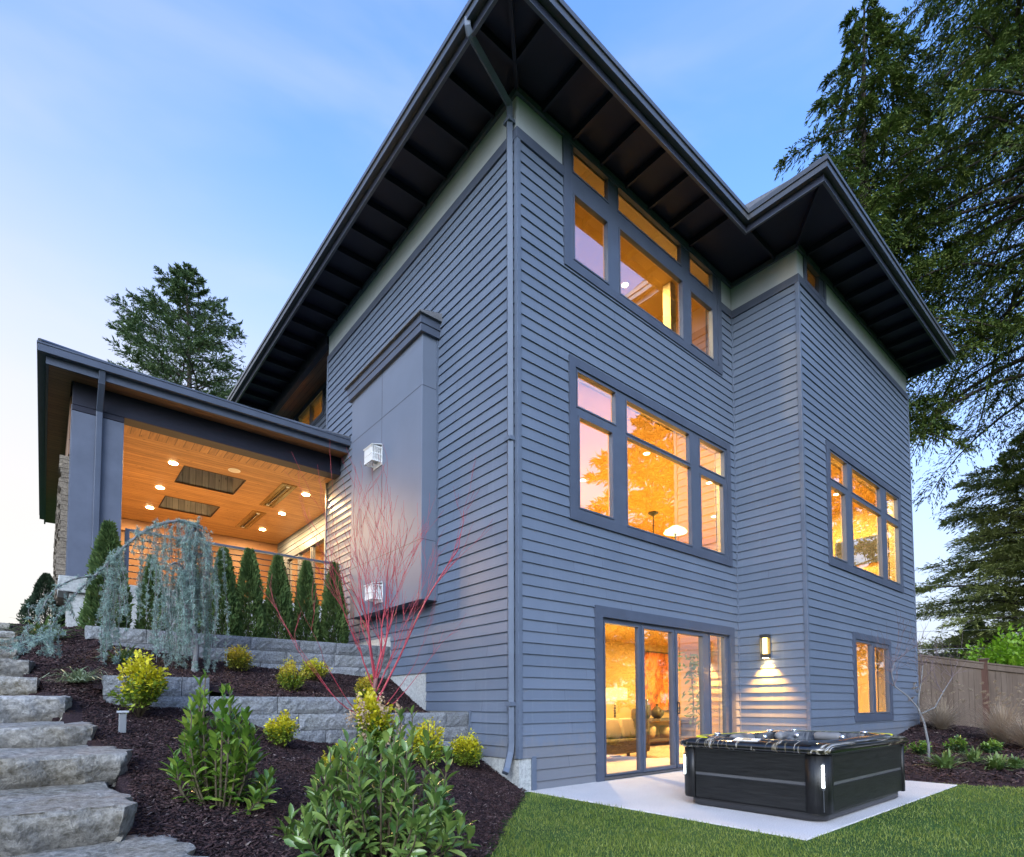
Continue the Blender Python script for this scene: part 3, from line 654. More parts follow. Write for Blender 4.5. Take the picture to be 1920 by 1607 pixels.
# ------------------------------------------------------------------ porch ceiling fittings (hang in the ceiling: things of their own)
def downlight(x, y, label):
    t = thing('recessed_light', label, 'ceiling light', (x, y, 6.04), 'round lights in the porch ceiling')
    b = MB(); b.lathe((x, y, 6.0385), [(.062, 0), (.095, 0), (.095, .001), (.092, -.004), (.062, -.006)], 20); b.build('trim_ring', M['white'], t)
    MB().lathe((x, y, 6.030), [(.080, -.002), (.080, .0015)], 20).build('lens', M['bulb'], t)
    lamp((x, y, 6.022), 58, (1, .60, .25), area=.13)
DL = [(-2.81, 7.5, 'left row of round porch lights, the one nearest the front beam'), (-2.81, 9.17, 'left row of round porch lights, the middle one beside both skylights'), (-2.80, 10.82, 'left row of round porch lights, the one deepest in the porch'),
      (-.12, 7.5, 'right row of round porch lights, the one nearest the front beam'), (-.12, 9.2, 'right row of round porch lights, the middle one between the heaters'), (-.11, 10.9, 'right row of round porch lights, the one deepest in the porch')]
for x, y, l in DL: downlight(x, y, l)
for x, y, l in ((-1.76, 7.1, 'round ceiling speaker between front skylight and front beam'), (-1.79, 11.3, 'round ceiling speaker deep in the porch behind the rear skylight')):
    t = thing('ceiling_speaker', l, 'speaker', (x, y, 6.04), 'round speakers in the porch ceiling')
    MB().lathe((x, y, 6.033), [(.118, 0), (.112, .006)], 24).build('trim_ring', M['white'], t); MB().lathe((x, y, 6.031), [(.10, 0), (.10, .002)], 24).build('grille', paint('speaker_grille', (.62, .55, .45), .7), t)
for y0, y1, l in ((7.14, 8.88, 'long brass ceiling heater nearer the front beam of the porch'), (9.42, 11.1, 'long brass ceiling heater deeper in the porch')):
    x0, x1 = -.77, -.44; t = thing('ceiling_heater', l, 'heater', (-.6, (y0+y1)/2, 6.04), 'strip heaters in the porch ceiling')
    brass = bpy.data.materials.get('heater_brass') or paint('heater_brass', (.42, .33, .14), .25, .1, 4, .02, .7)
    brass.node_tree.nodes['Principled BSDF'].inputs['Metallic'].default_value = .9
    b = MB(); frame_mesh(b, mC(6.035), (x0, x1, y0, y1), [(x0+.08, x1-.08, y0+.1, y1-.1)], -.004, .014); b.build('frame', brass, t)
    b = MB(); b.bar((x0+.10, y0+.1, 6.05), (x0+.10, y1-.1, 6.05), .004, .06); b.box((x0+.08, y0+.1, 6.038), (x1-.08, y1-.1, 6.04)); b.build('reflector', brass, t)
    b = MB(); b.tube([((x0+x1)/2, y0+.14, 6.022), ((x0+x1)/2, y1-.14, 6.022)], .012, 10); b.build('heating_rod', M['plastic'], t)
    b = MB()
    for y in (y0+.14, y1-.14): b.box(((x0+x1)/2-.03, y-.025, 6.010), ((x0+x1)/2+.03, y+.025, 6.037))
    b.build('holder', M['white'], t)
# ------------------------------------------------------------------ wall fittings
def vent(y, z, label, s=1.0):
    t = thing('vent_hood', label, 'vent', (-.302, y, z), 'white vent hoods on the chimney chase')
    w, h, d = .20*s, .17*s, .17
    b = MB(); b.box((-.312, y-w-.02, z-h-.05), (-.3045, y+w+.02, z+h+.05)); b.build('back_plate', M['white'], t)
    b = MB(); b.box((-.36, y-w*.5, z-h*.7), (-.313, y+w*.5, z+h*.7)); b.tube([(-.36, y, z), (-.42, y, z)], .07, 14); b.build('outlet', paint('vent_metal', (.45, .47, .48), .35, .1), t)
    b = MB(); e = .018
    x0, x1 = -.313-d, -.313
    for yy in (y-w, y+w): 
        for zz in (z-h, z+h): b.bar((x0, yy, zz), (x1, yy, zz), e, e)
    for zz in (z-h, z, z+h): b.bar((x0, y-w, zz), (x0, y+w, zz), e, e)
    for k in range(9): yy = y-w+2*w*k/8; b.bar((x0, yy, z-h), (x0, yy, z+h), e*.7, e*.7, (1, 0, 0))
    for s_ in (-1, 1):
        for k in range(1, 5): xx = x0+d*k/5; b.bar((xx, y+s_*w, z-h), (xx, y+s_*w, z+h), e*.7, e*.7, (1, 0, 0))
        b.bar((x0, y+s_*w, z), (x1, y+s_*w, z), e, e)
    b.build('cage', M['white'], t)
    b = MB(); b.bar((x0-.02, y, z+h+.012), (x1, y, z+h+.055), 2*w+.05, .012, (0, 0, 1)); b.build('hood', M['white'], t)
vent(3.44, 5.46, 'white caged vent high on the grey chimney chase', .74); vent(3.37, 3.04, 'white caged vent low on the grey chimney chase behind red twigs', .70)
def sconce(y, z):
    t = thing('wall_lamp', 'lit dark wall lamp shining down the siding above the hot tub', 'wall lamp', (XI, y, z))
    x = XI-.022
    b = MB(); b.box((x-.02, y-.065, z-.22), (x, y+.065, z+.23)); b.build('back_plate', M['plastic'], t, bevel=.004)
    b = MB(); b.box((x-.15, y-.075, z+.17), (x-.021, y+.075, z+.235)); b.box((x-.14, y-.07, z-.20), (x-.021, y+.07, z-.125)); 
    for s in (-1, 1): b.box((x-.145, y+s*.07-.006, z-.124), (x-.13, y+s*.07+.006, z+.169))
    b.build('housing', M['plastic'], t, bevel=.004)
    MB().tube([(x-.08, y, z-.122), (x-.08, y, z+.168)], .046, 14).build('glass_shade', emit_mat('sconce_glass', (1, .60, .12), 3.5), t)
    MB().lathe((x-.08, y, z-.2035), [(.05, 0), (.05, .003)], 16).build('lens', M['bulb'], t)
    ld = bpy.data.lights.new('spot', 'SPOT'); ld.energy = 260; ld.color = (1, .40, .05); ld.spot_size = rad(92); ld.spot_blend = 1.0; ld.shadow_soft_size = .03
    o = bpy.data.objects.new('spot', ld); COL.objects.link(o); o.location = (x-.075, y, z-.22); o.rotation_euler = (0, rad(-8), 0)
sconce(-.58, 2.16)
def patch(name, h, x0, x1, y0, y1, step, keep, mat, kind='structure', rough=.02):
    xs = np.arange(x0, x1+step*.5, step); ys = np.arange(y0, y1+step*.5, step)
    X, Y = np.meshgrid(xs, ys, indexing='ij'); Z = h(X, Y)
    nz = (np.sin(X*5.1+np.sin(Y*3.3)*1.7)*np.cos(Y*4.3+np.sin(X*2.9)) + .6*np.sin(X*13+Y*9+np.sin(Y*7)) + RNG.normal(size=X.shape)*.5)*rough*.4
    V = np.stack([X, Y, Z+nz], -1).reshape(-1, 3); n = len(ys)
    i, j = np.meshgrid(np.arange(len(xs)-1), np.arange(n-1), indexing='ij'); a = (i*n+j).ravel()
    Fq = np.stack([a, a+n, a+n+1, a+1], 1); c = V[Fq].mean(1); k = keep(c[:, 0], c[:, 1])
    Fq = Fq[k]; u, inv = np.unique(Fq, return_inverse=True)
    return tag(arr_mesh(name, V[u], inv.reshape(-1, 4), mat, None, True), kind=kind)
YLW, YUW = 1.06, 3.487                             # fronts of the lower and the upper garden wall
LAWN_EDGE = np.array([(.25,-.12),(.05,-.10),(-.3,-.42),(-.75,-.85),(-1.35,-1.39),(-2.16,-2.19),(-3.2,-3.1),(-4.2,-4.0),(-6.6,-4.5)])
def lawn_side(x, y):                               # True on the lawn, False on the mulch slope
    x = np.asarray(x); ye = np.interp(-x, -LAWN_EDGE[:, 0], LAWN_EDGE[:, 1]); return (y < ye)
def bed_side(x, y):                                # True on the bed by the fence
    xe = np.interp(-np.asarray(y), [1.0, 2.2, 2.9, 3.7, 4.4, 5.4, 7], [4.97, 4.97, 4.97, 5.17, 5.62, 6.4, 8.5]); return x > xe
# lawn: one sheet to the horizon with the house yard in its middle
b = MB(); s = 1500
b.poly([(-s, -s, -.012), (s, -s, -.012), (s, s, -.012), (-s, s, -.012)])
tag(b.build('lawn', M['lawn']), kind='structure')
h_bed2 = lambda x, y: h_bed(x, y)
mulch_a = patch('mulch_slope', lambda x, y: np.where(lawn_side(x, y-.10), -.05, h_low(x, y) - .40*under_steps(x, y)), -8, 0.3, -4.6, 13, .06, lambda x, y: ~lawn_side(x, y-.12) & ((y < YLW+.1) | (x < -4.25) | ((y > YUW) & (x < -4.3))), M['mulch'])
mulch_b = patch('mulch_terrace', h_mid, -4.35, 0.05, YLW+.05, YUW+.05, .06, lambda x, y: x == x, M['mulch'])
mulch_c = patch('mulch_planter', h_top, -4.3, 0.05, YUW+.2, 5.8, .1, lambda x, y: x == x, M['mulch'])
mulch_d = patch('mulch_bed', lambda x, y: np.where(bed_side(x+.08, y), h_bed(x, y), -.05), 4.6, 20, -8, 1.5, .09, lambda x, y: bed_side(x+.15, y) & ~((x < XE) & (y > YB+.1)), M['mulch'])
b = MB(); b.box((.16, -3.46, -.3), (4.97, -.002, 0)); b.box((4.97, YB-.2, -.3), (5.58, -.002, -.002)); tag(b.build('patio', M['patio'], None, bevel=.008), kind='structure')
# bark chips lying on the mulch
def chips(name, n, x0, x1, y0, y1, h, keep, size=(.010, .035)):
    x = RNG.uniform(x0, x1, n); y = RNG.uniform(y0, y1, n); k = keep(x, y); x, y = x[k], y[k]; n = len(x)
    z = h(x, y) + RNG.uniform(.004, .016, n); a = RNG.uniform(0, 2*np.pi, n)
    d = np.stack([np.cos(a), np.sin(a), RNG.normal(0, .35, n)], -1); up = unit(np.stack([RNG.normal(0, .45, n), RNG.normal(0, .45, n), np.ones(n)], -1))
    TV = np.array([(-.5,-1,-.2),(.5,-1,-.2),(.35,1,-.2),(-.35,1,-.2),(-.4,-.9,.25),(.4,-.9,.25),(.3,.9,.25),(-.3,.9,.25)]); TF = [(4,5,6,7),(0,1,5,4),(1,2,6,5),(2,3,7,6),(3,0,4,7)]
    L = RNG.uniform(*size, n)
    V, Fq = scatter(TV, TF, np.stack([x, y, z], -1), d, up, np.stack([L*RNG.uniform(.35, .8, n), L, L*.4], -1))
    return tag(arr_mesh(name, V, Fq, chip_mat), None, None, kind='stuff')
def chip_material():
    t = NT('bark_chip', .85, .25); ge = t.new('ShaderNodeNewGeometry')
    t.col(t.ramp(ge.outputs['Random Per Island'], [(0, (.008, .005, .006)), (.5, (.030, .015, .015)), (.85, (.060, .031, .029)), (.97, (.085, .055, .052)), (1, (.20, .16, .14))])); return t.m
chip_mat = chip_material()
chips('bark_chips', 200000, -4.45, .05, -3.6, 1.04, h_low, lambda x, y: ~under_steps(x-.10, y) & ~lawn_side(x, y-RNG.normal(.02, .03, len(x))) & (RNG.random(len(x)) < np.clip(1.5/np.hypot(x-CAM[0], y-CAM[1]), .25, 1)+.2), (.007, .022))
chips('bark_chips', 30000, -5.2, -4.2, 1.0, 7, h_low, lambda x, y: ~under_steps(x-.10, y), (.010, .03))
chips('bark_chips', 30000, -4.3, .0, 1.36, 3.46, h_mid, lambda x, y: x == x, (.010, .03))
chips('bark_chips', 40000, 4.9, 14, -7, 0, h_bed, lambda x, y: bed_side(x-.03, y) & ~((x < XE) & (y > YB)), (.018, .05))
# grass blades
def grass(n, x0, x1, y0, y1, keep, hgt):
    x = RNG.uniform(x0, x1, n); y = RNG.uniform(y0, y1, n); k = keep(x, y); x, y = x[k], y[k]; n = len(x)
    TV = np.array([(-.5, 0, 0), (.5, 0, 0), (-.38, .55, .06), (.38, .55, .06), (0, 1, .3)]); TF4 = [(0, 1, 3, 2)]; TF3 = [(2, 3, 4)]
    d = unit(np.stack([RNG.normal(0, .38, n), RNG.normal(0, .38, n), np.ones(n)], -1)); up = rdir(n)
    clump = .75 + .35*np.sin(x*4.1+np.sin(y*3))*np.sin(y*3.7+1.3*np.sin(x*2.1))
    L = RNG.uniform(.55, 1.1, n)*hgt*clump; sc = np.stack([RNG.uniform(.0022, .0042, n)*(1+np.hypot(x-CAM[0], y-CAM[1])*.10), L, L], -1)
    P = np.stack([x, y, np.full(n, -.012)], -1)
    V, F4 = scatter(TV, TF4, P, d, up, sc); F3 = (np.array(TF3)[None]+(np.arange(n)*5)[:, None, None]).reshape(-1, 3)
    F4 = np.concatenate([F4[:, [0, 1, 2]], F4[:, [0, 2, 3]], F3])
    return tag(arr_mesh('grass', V, F4, leaf_mat('grass_blade', (.068, .118, .012), (.145, .208, .028), (.28, .31, .075), .5, .3, 1.1), None), None, None, kind='stuff')
on_patio = lambda x, y: (x > .14) & (x < 4.985) & (y > -3.48)
def lawn_keep(x, y):
    w = RNG.normal(0, .025, len(x)); r = np.hypot(x-CAM[0], y-CAM[1])
    return lawn_side(x+w, y+w) & ~bed_side(x+w, y) & ~on_patio(x+w*.5, y+w*.5) & ((y < YB-.1) | (x < .3)) & (r > 1.2) & (RNG.random(len(x)) < np.clip(3.2/r, .22, 1))
grass(420000, -4.5, 8.5, -8.5, .0, lawn_keep, .044)

# ------------------------------------------------------------------ garden walls of split-face block
def block_wall(name, label, x0, x1, top_at, yf, zbase, course=.197, depth=.28):
    b = MB(); r = random.Random(len(label))
    for (a0, a1, zt) in top_at:
        z1 = zt; k = 0
        while z1 > zbase:
            z0 = z1-course; x = a0 - (0 if k % 2 == 0 else .0); first = True
            while x < a1-.02:
                w = r.uniform(.52, .82)*(.5 if first and k % 2 else 1); first = False
                xe = x+w
                if a1-xe < .16: xe = a1
                rock(b, x+.004, xe-.004, z0+.004, z1-.001, yf, yf+depth, r); x = xe
            z1 = z0; k += 1
    return tag(b.build(name, M['block']), label, 'garden wall')
def rock(b, x0, x1, z0, z1, y0, y1, r):
    nx, nz = max(3, int((x1-x0)/.05)), 4; n = len(b.v); e = .014
    for j in range(nz+1):
        for i in range(nx+1):
            edge = (i in (0, nx)) or (j in (0, nz)); y = y0 + (.014+r.uniform(-.002, .003) if edge else r.uniform(-.008, .006))
            b.v.append((x0+(x1-x0)*i/nx, y, z0+(z1-z0)*j/nz))
    W = nx+1
    for j in range(nz):
        for i in range(nx): a = n+j*W+i; b.f.append((a, a+1, a+W+1, a+W)); b.mi.append(0)
    m = len(b.v); b.v += [(x0, y1, z0), (x1, y1, z0), (x1, y1, z1), (x0, y1, z1)]
    bl, br, tl, tr = n, n+nx, n+nz*W, n+nz*W+nx
    top = [n+nz*W+i for i in range(W)]; bot = [n+i for i in range(W)]; lf = [n+j*W for j in range(nz+1)]; rt = [n+j*W+nx for j in range(nz+1)]
    for f in (top+[m+2, m+3], [*reversed(bot)]+[m, m+1], [*reversed(lf)][0:0]+[m]+lf+[m+3], [m+2]+[*reversed(rt)]+[m+1], [m+1, m, m+3, m+2]):
        b.f.append(tuple(f)); b.mi.append(0)
block_wall('retaining_wall', 'lower grey block garden wall stepping down beside the downspout', -4.28, -.012, [(-4.28, -3.37, 1.41), (-3.368, -1.72, 1.215), (-1.718, -.012, 1.01)], YLW, .2)
block_wall('retaining_wall', 'upper grey block garden wall below the row of clipped evergreens', -4.32, -.012, [(-4.32, -.012, 2.15)], YUW, 1.35)

# ------------------------------------------------------------------ stone steps
def slab(x0, x1, yf, yb, zt, th, seed, label):
    r = random.Random(seed); nx, ny, nz = 44, 26, 8; V = {}; b = MB()
    off = [r.uniform(0, 20) for _ in range(6)]
    def w(p, f, a): return a*(math.sin(p*f+off[0])+.6*math.sin(p*f*2.3+off[1])+.4*math.sin(p*f*5.1+off[2]))
    def pt(i, j, k):
        u, v, t = i/nx, j/ny, k/nz
        x = x0+(x1-x0)*u; y = yf+(yb-yf)*v; z = zt-th*(1-t)
        bul = math.sin(math.pi*t)*.012 - r.uniform(0, .003)
        if j == 0: y += (1-t)**2*.085 + w(x, 3.1, .022) + w(z+x*2, 13, .012) - bul + (.012 if k == nz else 0)
        if i == nx: x += w(y, 3.7, .03) + w(z+y*2, 11, .012) + bul - (1-t)*.05 - (.04*(1-min(1, j/3))**2)
        if i == 0: x += w(y, 3.3, .03)
        if k == nz: z += w(x*1.3+y, 2.9, .005) + w(y*2-x, 9.0, .0035) - (.007 if j == 0 or i == nx else 0) + r.uniform(-.0015, .0015)
        if k == 0: z += w(x, 2.2, .012)
        return (x, y, z)
    def vid(i, j, k):
        if (i, j, k) not in V: V[i, j, k] = len(b.v); b.v.append(pt(i, j, k))
        return V[i, j, k]
    def q(*p): b.f.append(tuple(vid(*c) for c in p)); b.mi.append(0)
    for i in range(nx):
        for j in range(ny): q((i,j,nz),(i+1,j,nz),(i+1,j+1,nz),(i,j+1,nz)); q((i,j,0),(i,j+1,0),(i+1,j+1,0),(i+1,j,0))
        for k in range(nz): q((i,0,k),(i+1,0,k),(i+1,0,k+1),(i,0,k+1)); q((i,ny,k+1),(i+1,ny,k+1),(i+1,ny,k),(i,ny,k))
    for j in range(ny):
        for k in range(nz): q((nx,j,k),(nx,j+1,k),(nx,j+1,k+1),(nx,j,k+1)); q((0,j,k+1),(0,j+1,k+1),(0,j+1,k),(0,j,k))
    o = b.build('stone_step', M['slab'], None, True); o.data.set_sharp_from_angle(angle=rad(42))
    return tag(o, label, 'step', 'rough stone steps up the slope')
ORD = ['lowest rough stone step in view, cut off by the bottom of the photo', 'broad stone step, second from the bottom of the flight', 'thick stone step with a rounded end, third from the bottom', 'white flecked stone step, fourth from the bottom',
       'stone step with a split layered end, fifth from the bottom', 'stone step sixth from the bottom with a brown blotched face', 'stone step seventh from the bottom with a rounded grey end', 'stone step eighth from the bottom, half the size of the first',
       'narrow stone step ninth from the bottom', 'thin pale stone step second from the top of the flight', 'topmost stone step, against the bright sky']
#        right end, front y, top z, thickness
ST = [(-4.16,-3.15,.45,.21),(-4.37,-2.20,.64,.215),(-4.29,-1.20,.83,.225),(-4.40,-.42,.98,.20),(-4.53,.55,1.20,.22),(-4.72,1.5,1.39,.21),(-4.80,2.35,1.61,.21),(-4.92,3.2,1.80,.20),(-4.98,4.0,1.99,.19),(-5.02,4.7,2.13,.16),(-5.10,5.5,2.34,.2)]
for i, (x1, yf, zt, th) in enumerate(ST):
    yb = (ST[i+1][1] if i+1 < len(ST) else yf+1.2)+.22
    slab(x1-1.7-.1*(i % 3), x1, yf, yb, zt, th, 5+i, ORD[i])

# ------------------------------------------------------------------ hot tub
def rrect(x0, x1, y0, y1, r, n=7):
    P = []
    for cx, cy_, a0 in ((x1-r, y1-r, 0), (x0+r, y1-r, 90), (x0+r, y0+r, 180), (x1-r, y0+r, 270)):
        for i in range(n): a = rad(a0+90*i/(n-1)); P.append((cx+r*math.cos(a), cy_+r*math.sin(a)))
    return P
def loft(mb, loops, cap0=False, cap1=False):
    n0 = len(mb.v); k = len(loops[0])
    for L in loops: mb.v.extend(L)
    for i in range(len(loops)-1):
        for j in range(k):
            a = n0+i*k+j; c = n0+i*k+(j+1) % k; mb.f.append((a, c, c+k, a+k)); mb.mi.append(mb.cur)
    if cap0: mb.f.append(tuple(n0+j for j in reversed(range(k)))); mb.mi.append(mb.cur)
    if cap1: mb.f.append(tuple(n0+(len(loops)-1)*k+j for j in range(k))); mb.mi.append(mb.cur)
    return mb
def tub_materials():
    t = NT('tub_cabinet', .45, .4); v = t.coord((1.6, 1.6, 26)); n = t.noise(v, 2.4, 7, .8)
    t.col(t.ramp(n, [(.36, (.002, .002, .002)), (.68, (.020, .020, .020))])); t.bump(n, .35, .004); M['cab'] = t.m
    t = NT('tub_cabinet_upright', .45, .4); v = t.coord((26, 26, 1.6)); n = t.noise(v, 2.4, 7, .8)
    t.col(t.ramp(n, [(.36, (.002, .002, .002)), (.68, (.020, .020, .020))])); t.bump(n, .35, .004); M['cabv'] = t.m
    t = NT('tub_acrylic', .06, .8); mp = t.new('ShaderNodeMapping'); mp.inputs['Rotation'].default_value = (.2, .3, .7); mp.inputs['Scale'].default_value = (.7, 9, 3)
    tc = t.new('ShaderNodeTexCoord'); t.link(tc.outputs['Object'], mp.inputs[0]); n = t.noise(mp.outputs[0], .9, 4, .5, 2.4)
    t.col(t.ramp(n, [(.48, (.006, .006, .007)), (.56, (.020, .018, .015)), (.60, (.16, .13, .08)), (.625, (.42, .41, .40)), (.645, (.06, .05, .03)), (.72, (.008, .008, .008))])); M['acry'] = t.m
    t = NT('tub_inside', .15, .5); n = t.noise(t.coord((1, 4, 3)), 2, 4, .5, 1.2); t.col(t.ramp(n, [(.4, (.02, .02, .021)), (.62, (.12, .12, .12)), (.7, (.3, .3, .3))])); M['acin'] = t.m
    t = NT('tub_water', .03, .6); t.n.remove(t.b); tr = t.new('ShaderNodeBsdfTransparent'); tr.inputs[0].default_value = (.80, .92, .95, 1); gl = t.new('ShaderNodeBsdfGlossy'); gl.inputs['Roughness'].default_value = .02
    fr = t.new('ShaderNodeFresnel'); fr.inputs[0].default_value = 1.33; mx = t.new('ShaderNodeMixShader'); t.link(fr.outputs[0], mx.inputs[0]); t.link(tr.outputs[0], mx.inputs[1]); t.link(gl.outputs[0], mx.inputs[2])
    bp = t.new('ShaderNodeBump'); bp.inputs['Strength'].default_value = .35; bp.inputs['Distance'].default_value = .02; t.link(t.noise(t.coord(), 14, 3), bp.inputs['Height']); t.link(bp.outputs[0], gl.inputs['Normal']); t.link(mx.outputs[0], t.n['Material Output'].inputs[0]); M['water'] = t.m
tub_materials()
TX0, TX1, TY0, TY1 = .84, 3.22, -3.36, -1.82
TUB = thing('hot_tub', 'square black hot tub with swirled grey rim standing on the patio', 'hot tub', ((TX0+TX1)/2, (TY0+TY1)/2, 0))
L3 = lambda P, z: [(x, y, z) for x, y in P]
b = MB(); i = .055; loft(b, [L3(rrect(TX0+i+.03, TX1-i-.03, TY0+i+.03, TY1-i-.03, .14), .0), L3(rrect(TX0+i, TX1-i, TY0+i, TY1-i, .15), .02), L3(rrect(TX0+i, TX1-i, TY0+i, TY1-i, .15), .125)], True, True); b.build('base', M['plastic'], TUB, True)
R = .13
for (p, q, horiz) in (((TX0, TY0+R+.05), (TX0, TY1-R-.05), 'L'), ((TX1, TY0+R+.05), (TX1, TY1-R-.05), 'R'), ((TX0+R+.05, TY0), (TX1-R-.05, TY0), 'F'), ((TX0+R+.05, TY1), (TX1-R-.05, TY1), 'B')):
    n = {'L': (1, 0), 'R': (-1, 0), 'F': (0, 1), 'B': (0, -1)}[horiz]
    def bx(mb, d0, d1, z0, z1): mb.box((p[0]+n[0]*d0, p[1]+n[1]*d0, z0), (q[0]+n[0]*d1+0, q[1]+n[1]*d1, z1))
    b = MB(); bx(b, .012, .05, .10, .345); bx(b, .012, .05, .375, .628); pn = b.build('side_panel', M['cab'], TUB, bevel=.006)
    b = MB(); bx(b, .02, .05, .3455, .3745); b.build('metal_band', paint('tub_band', (.085, .085, .09), .35, .1, 3, .02, .5), pn)
    b = MB(); bx(b, .010, .05, .6285, .640); b.build('top_bead', M['gutter'], pn)
for (cx, cy_, a0) in ((TX0+R, TY0+R, 180), (TX1-R, TY0+R, 270), (TX0+R, TY1-R, 90), (TX1-R, TY1-R, 0)):
    arc = [(cx+R*math.cos(rad(a0+90*i/10)), cy_+R*math.sin(rad(a0+90*i/10))) for i in range(11)]
    d0 = (math.cos(rad(a0)), math.sin(rad(a0))); d1 = (math.cos(rad(a0+90)), math.sin(rad(a0+90)))
    arc = [(arc[0][0]+d1[0]*-.05, arc[0][1]+d1[1]*-.05)] + arc + [(arc[-1][0]-d0[0]*.05, arc[-1][1]-d0[1]*.05)]
    inn = [(cx+(x-cx)*.7, cy_+(y-cy_)*.7) for x, y in arc]
    b = MB(); loft(b, [L3(arc+inn[::-1], .09), L3(arc+inn[::-1], .632)], True, True); post = b.build('corner_post', M['cabv'], TUB, True)
    am = rad(a0+45); ux, uy = math.cos(am), math.sin(am); px, py = cx+(R+.004)*ux, cy_+(R+.004)*uy
    MB().bar((px, py, .335), (px, py, .545), .018, .012, (ux, uy, 0)).build('light_strip', emit_mat('tub_led', (.85, .95, 1), 5), post)
    b = MB(); b.bar((px, py, .546), (px, py, .566), .024, .014, (ux, uy, 0)); b.build('light_cap', M['gutter'], post); MB().bar((px, py, .314), (px, py, .334), .024, .014, (ux, uy, 0)).build('light_cap', M['gutter'], post); MB().bar((px-.001*ux, py-.001*uy, .11), (px-.001*ux, py-.001*uy, .313), .006, .010, (ux, uy, 0)).build('post_groove', M['gutter'], post)
# moulded rim, shell inside, water
o = .045
def oct_(x0, x1, y0, y1, c): return rrect(x0, x1, y0, y1, c, 7)
ox, oy = .30, .26
loops = [L3(oct_(TX0-o+.03, TX1+o-.03, TY0-o+.03, TY1+o-.03, .16), .642), L3(oct_(TX0-o, TX1+o, TY0-o, TY1+o, .17), .66), L3(oct_(TX0-o, TX1+o, TY0-o, TY1+o, .17), .70), L3(oct_(TX0-o+.03, TX1+o-.03, TY0-o+.03, TY1+o-.03, .17), .728),
         L3(oct_(TX0+.10, TX1-.10, TY0+.10, TY1-.10, .25), .757), L3(oct_(TX0+.13, TX1-.13, TY0+.13, TY1-.13, .28), .760), L3(oct_(TX0+.17, TX1-.17, TY0+.17, TY1-.17, .30), .748)]
b = MB(); loft(b, loops, True, False); rim = b.build('shell_rim', M['acry'], TUB, True)
b = MB(); loft(b, [loops[-1], L3(oct_(TX0+.22, TX1-.22, TY0+.22, TY1-.22, .30), .64), L3(oct_(TX0+.32, TX1-.32, TY0+.30, TY1-.30, .30), .45), L3(oct_(TX0+.6, TX1-.6, TY0+.5, TY1-.5, .2), .40), L3(oct_(TX0+.65, TX1-.65, TY0+.55, TY1-.55, .15), .2)], False, True); b.f = [tuple(reversed(f)) for f in b.f]; b.build('shell_inside', M['acin'], TUB, True)
b = MB(); b.poly(L3(oct_(TX0+.235, TX1-.235, TY0+.235, TY1-.235, .30), .655)); b.build('water', M['water'], TUB)
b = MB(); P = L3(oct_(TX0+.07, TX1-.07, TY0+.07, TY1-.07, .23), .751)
b.tube(P[6:14], .008, 6); b.tube(P[21:28]+P[:1], .008, 6); b.build('rim_glint', emit_mat('lime_glint', (.50, .56, .03), .35), rim)  # lime glints at the rim corners, put in as faintly glowing strips
b = MB(); b.box((TX0+.0, TY0+.75, .752), (TX0+.06, TY0+1.02, .780)); cp = MB()
cp.poly([(TX0-.005, -2.72, .742), (TX0-.005, -2.46, .742), (TX0+.080, -2.46, .764), (TX0+.080, -2.72, .764)][::-1]); cpo = cp.build('control_panel', paint('panel_silver', (.55, .56, .57), .3, .03), TUB)
so = cpo.modifiers.new('solid', 'SOLIDIFY'); so.thickness = .008; so.offset = -1
b = MB(); b.poly([(TX0+.022, -2.64, .7505), (TX0+.022, -2.54, .7505), (TX0+.062, -2.54, .7605), (TX0+.062, -2.64, .7605)][::-1]); b.build('display', M['plastic'], cpo)
def pillow(x, y, rz):
    b = MB(); d = Vector((math.cos(rz), math.sin(rz), 0)); c = Vector((x, y, .700))
    b.tube([c-d*.16, c-d*.15, c-d*.13, c+d*.13, c+d*.15, c+d*.16], [.02, .045, .055, .055, .045, .02], 12); b.build('headrest', paint('pillow_grey', (.16, .16, .165), .5), TUB, True)
pillow(TX1-.24, TY1-.75, math.pi/2); pillow(TX1-.40, TY1-.24, rad(10)); pillow(1.9, TY1-.22, 0); pillow(TX0+.9, TY1-.22, 0)
chrome = paint('chrome', (.75, .76, .78), .12, .02, 3, 0, .7); chrome.node_tree.nodes['Principled BSDF'].inputs['Metallic'].default_value = .9
for x, y, z, nx, ny in [(TX1-.262, -2.2, .70, -1, 0), (TX1-.262, -2.75, .70, -1, 0), (2.3, TY1-.262, .70, 0, -1), (1.5, TY1-.262, .70, 0, -1), (2.75, TY1-.262, .70, 0, -1), (1.15, TY1-.262, .70, 0, -1)]:
    MB().tube([(x, y, z), (x+nx*.03, y+ny*.03, z)], [.034, .028], 14).build('jet', chrome, TUB, True)
for x, y in [(2.75, TY1-.12), (TX1-.12, -2.1), (1.45, TY1-.11), (TX1-.13, -2.95)]:
    MB().lathe((x, y, .757), [(.042, 0), (.042, .014), (.03, .024)], 16).build('valve_knob', chrome, TUB, True)

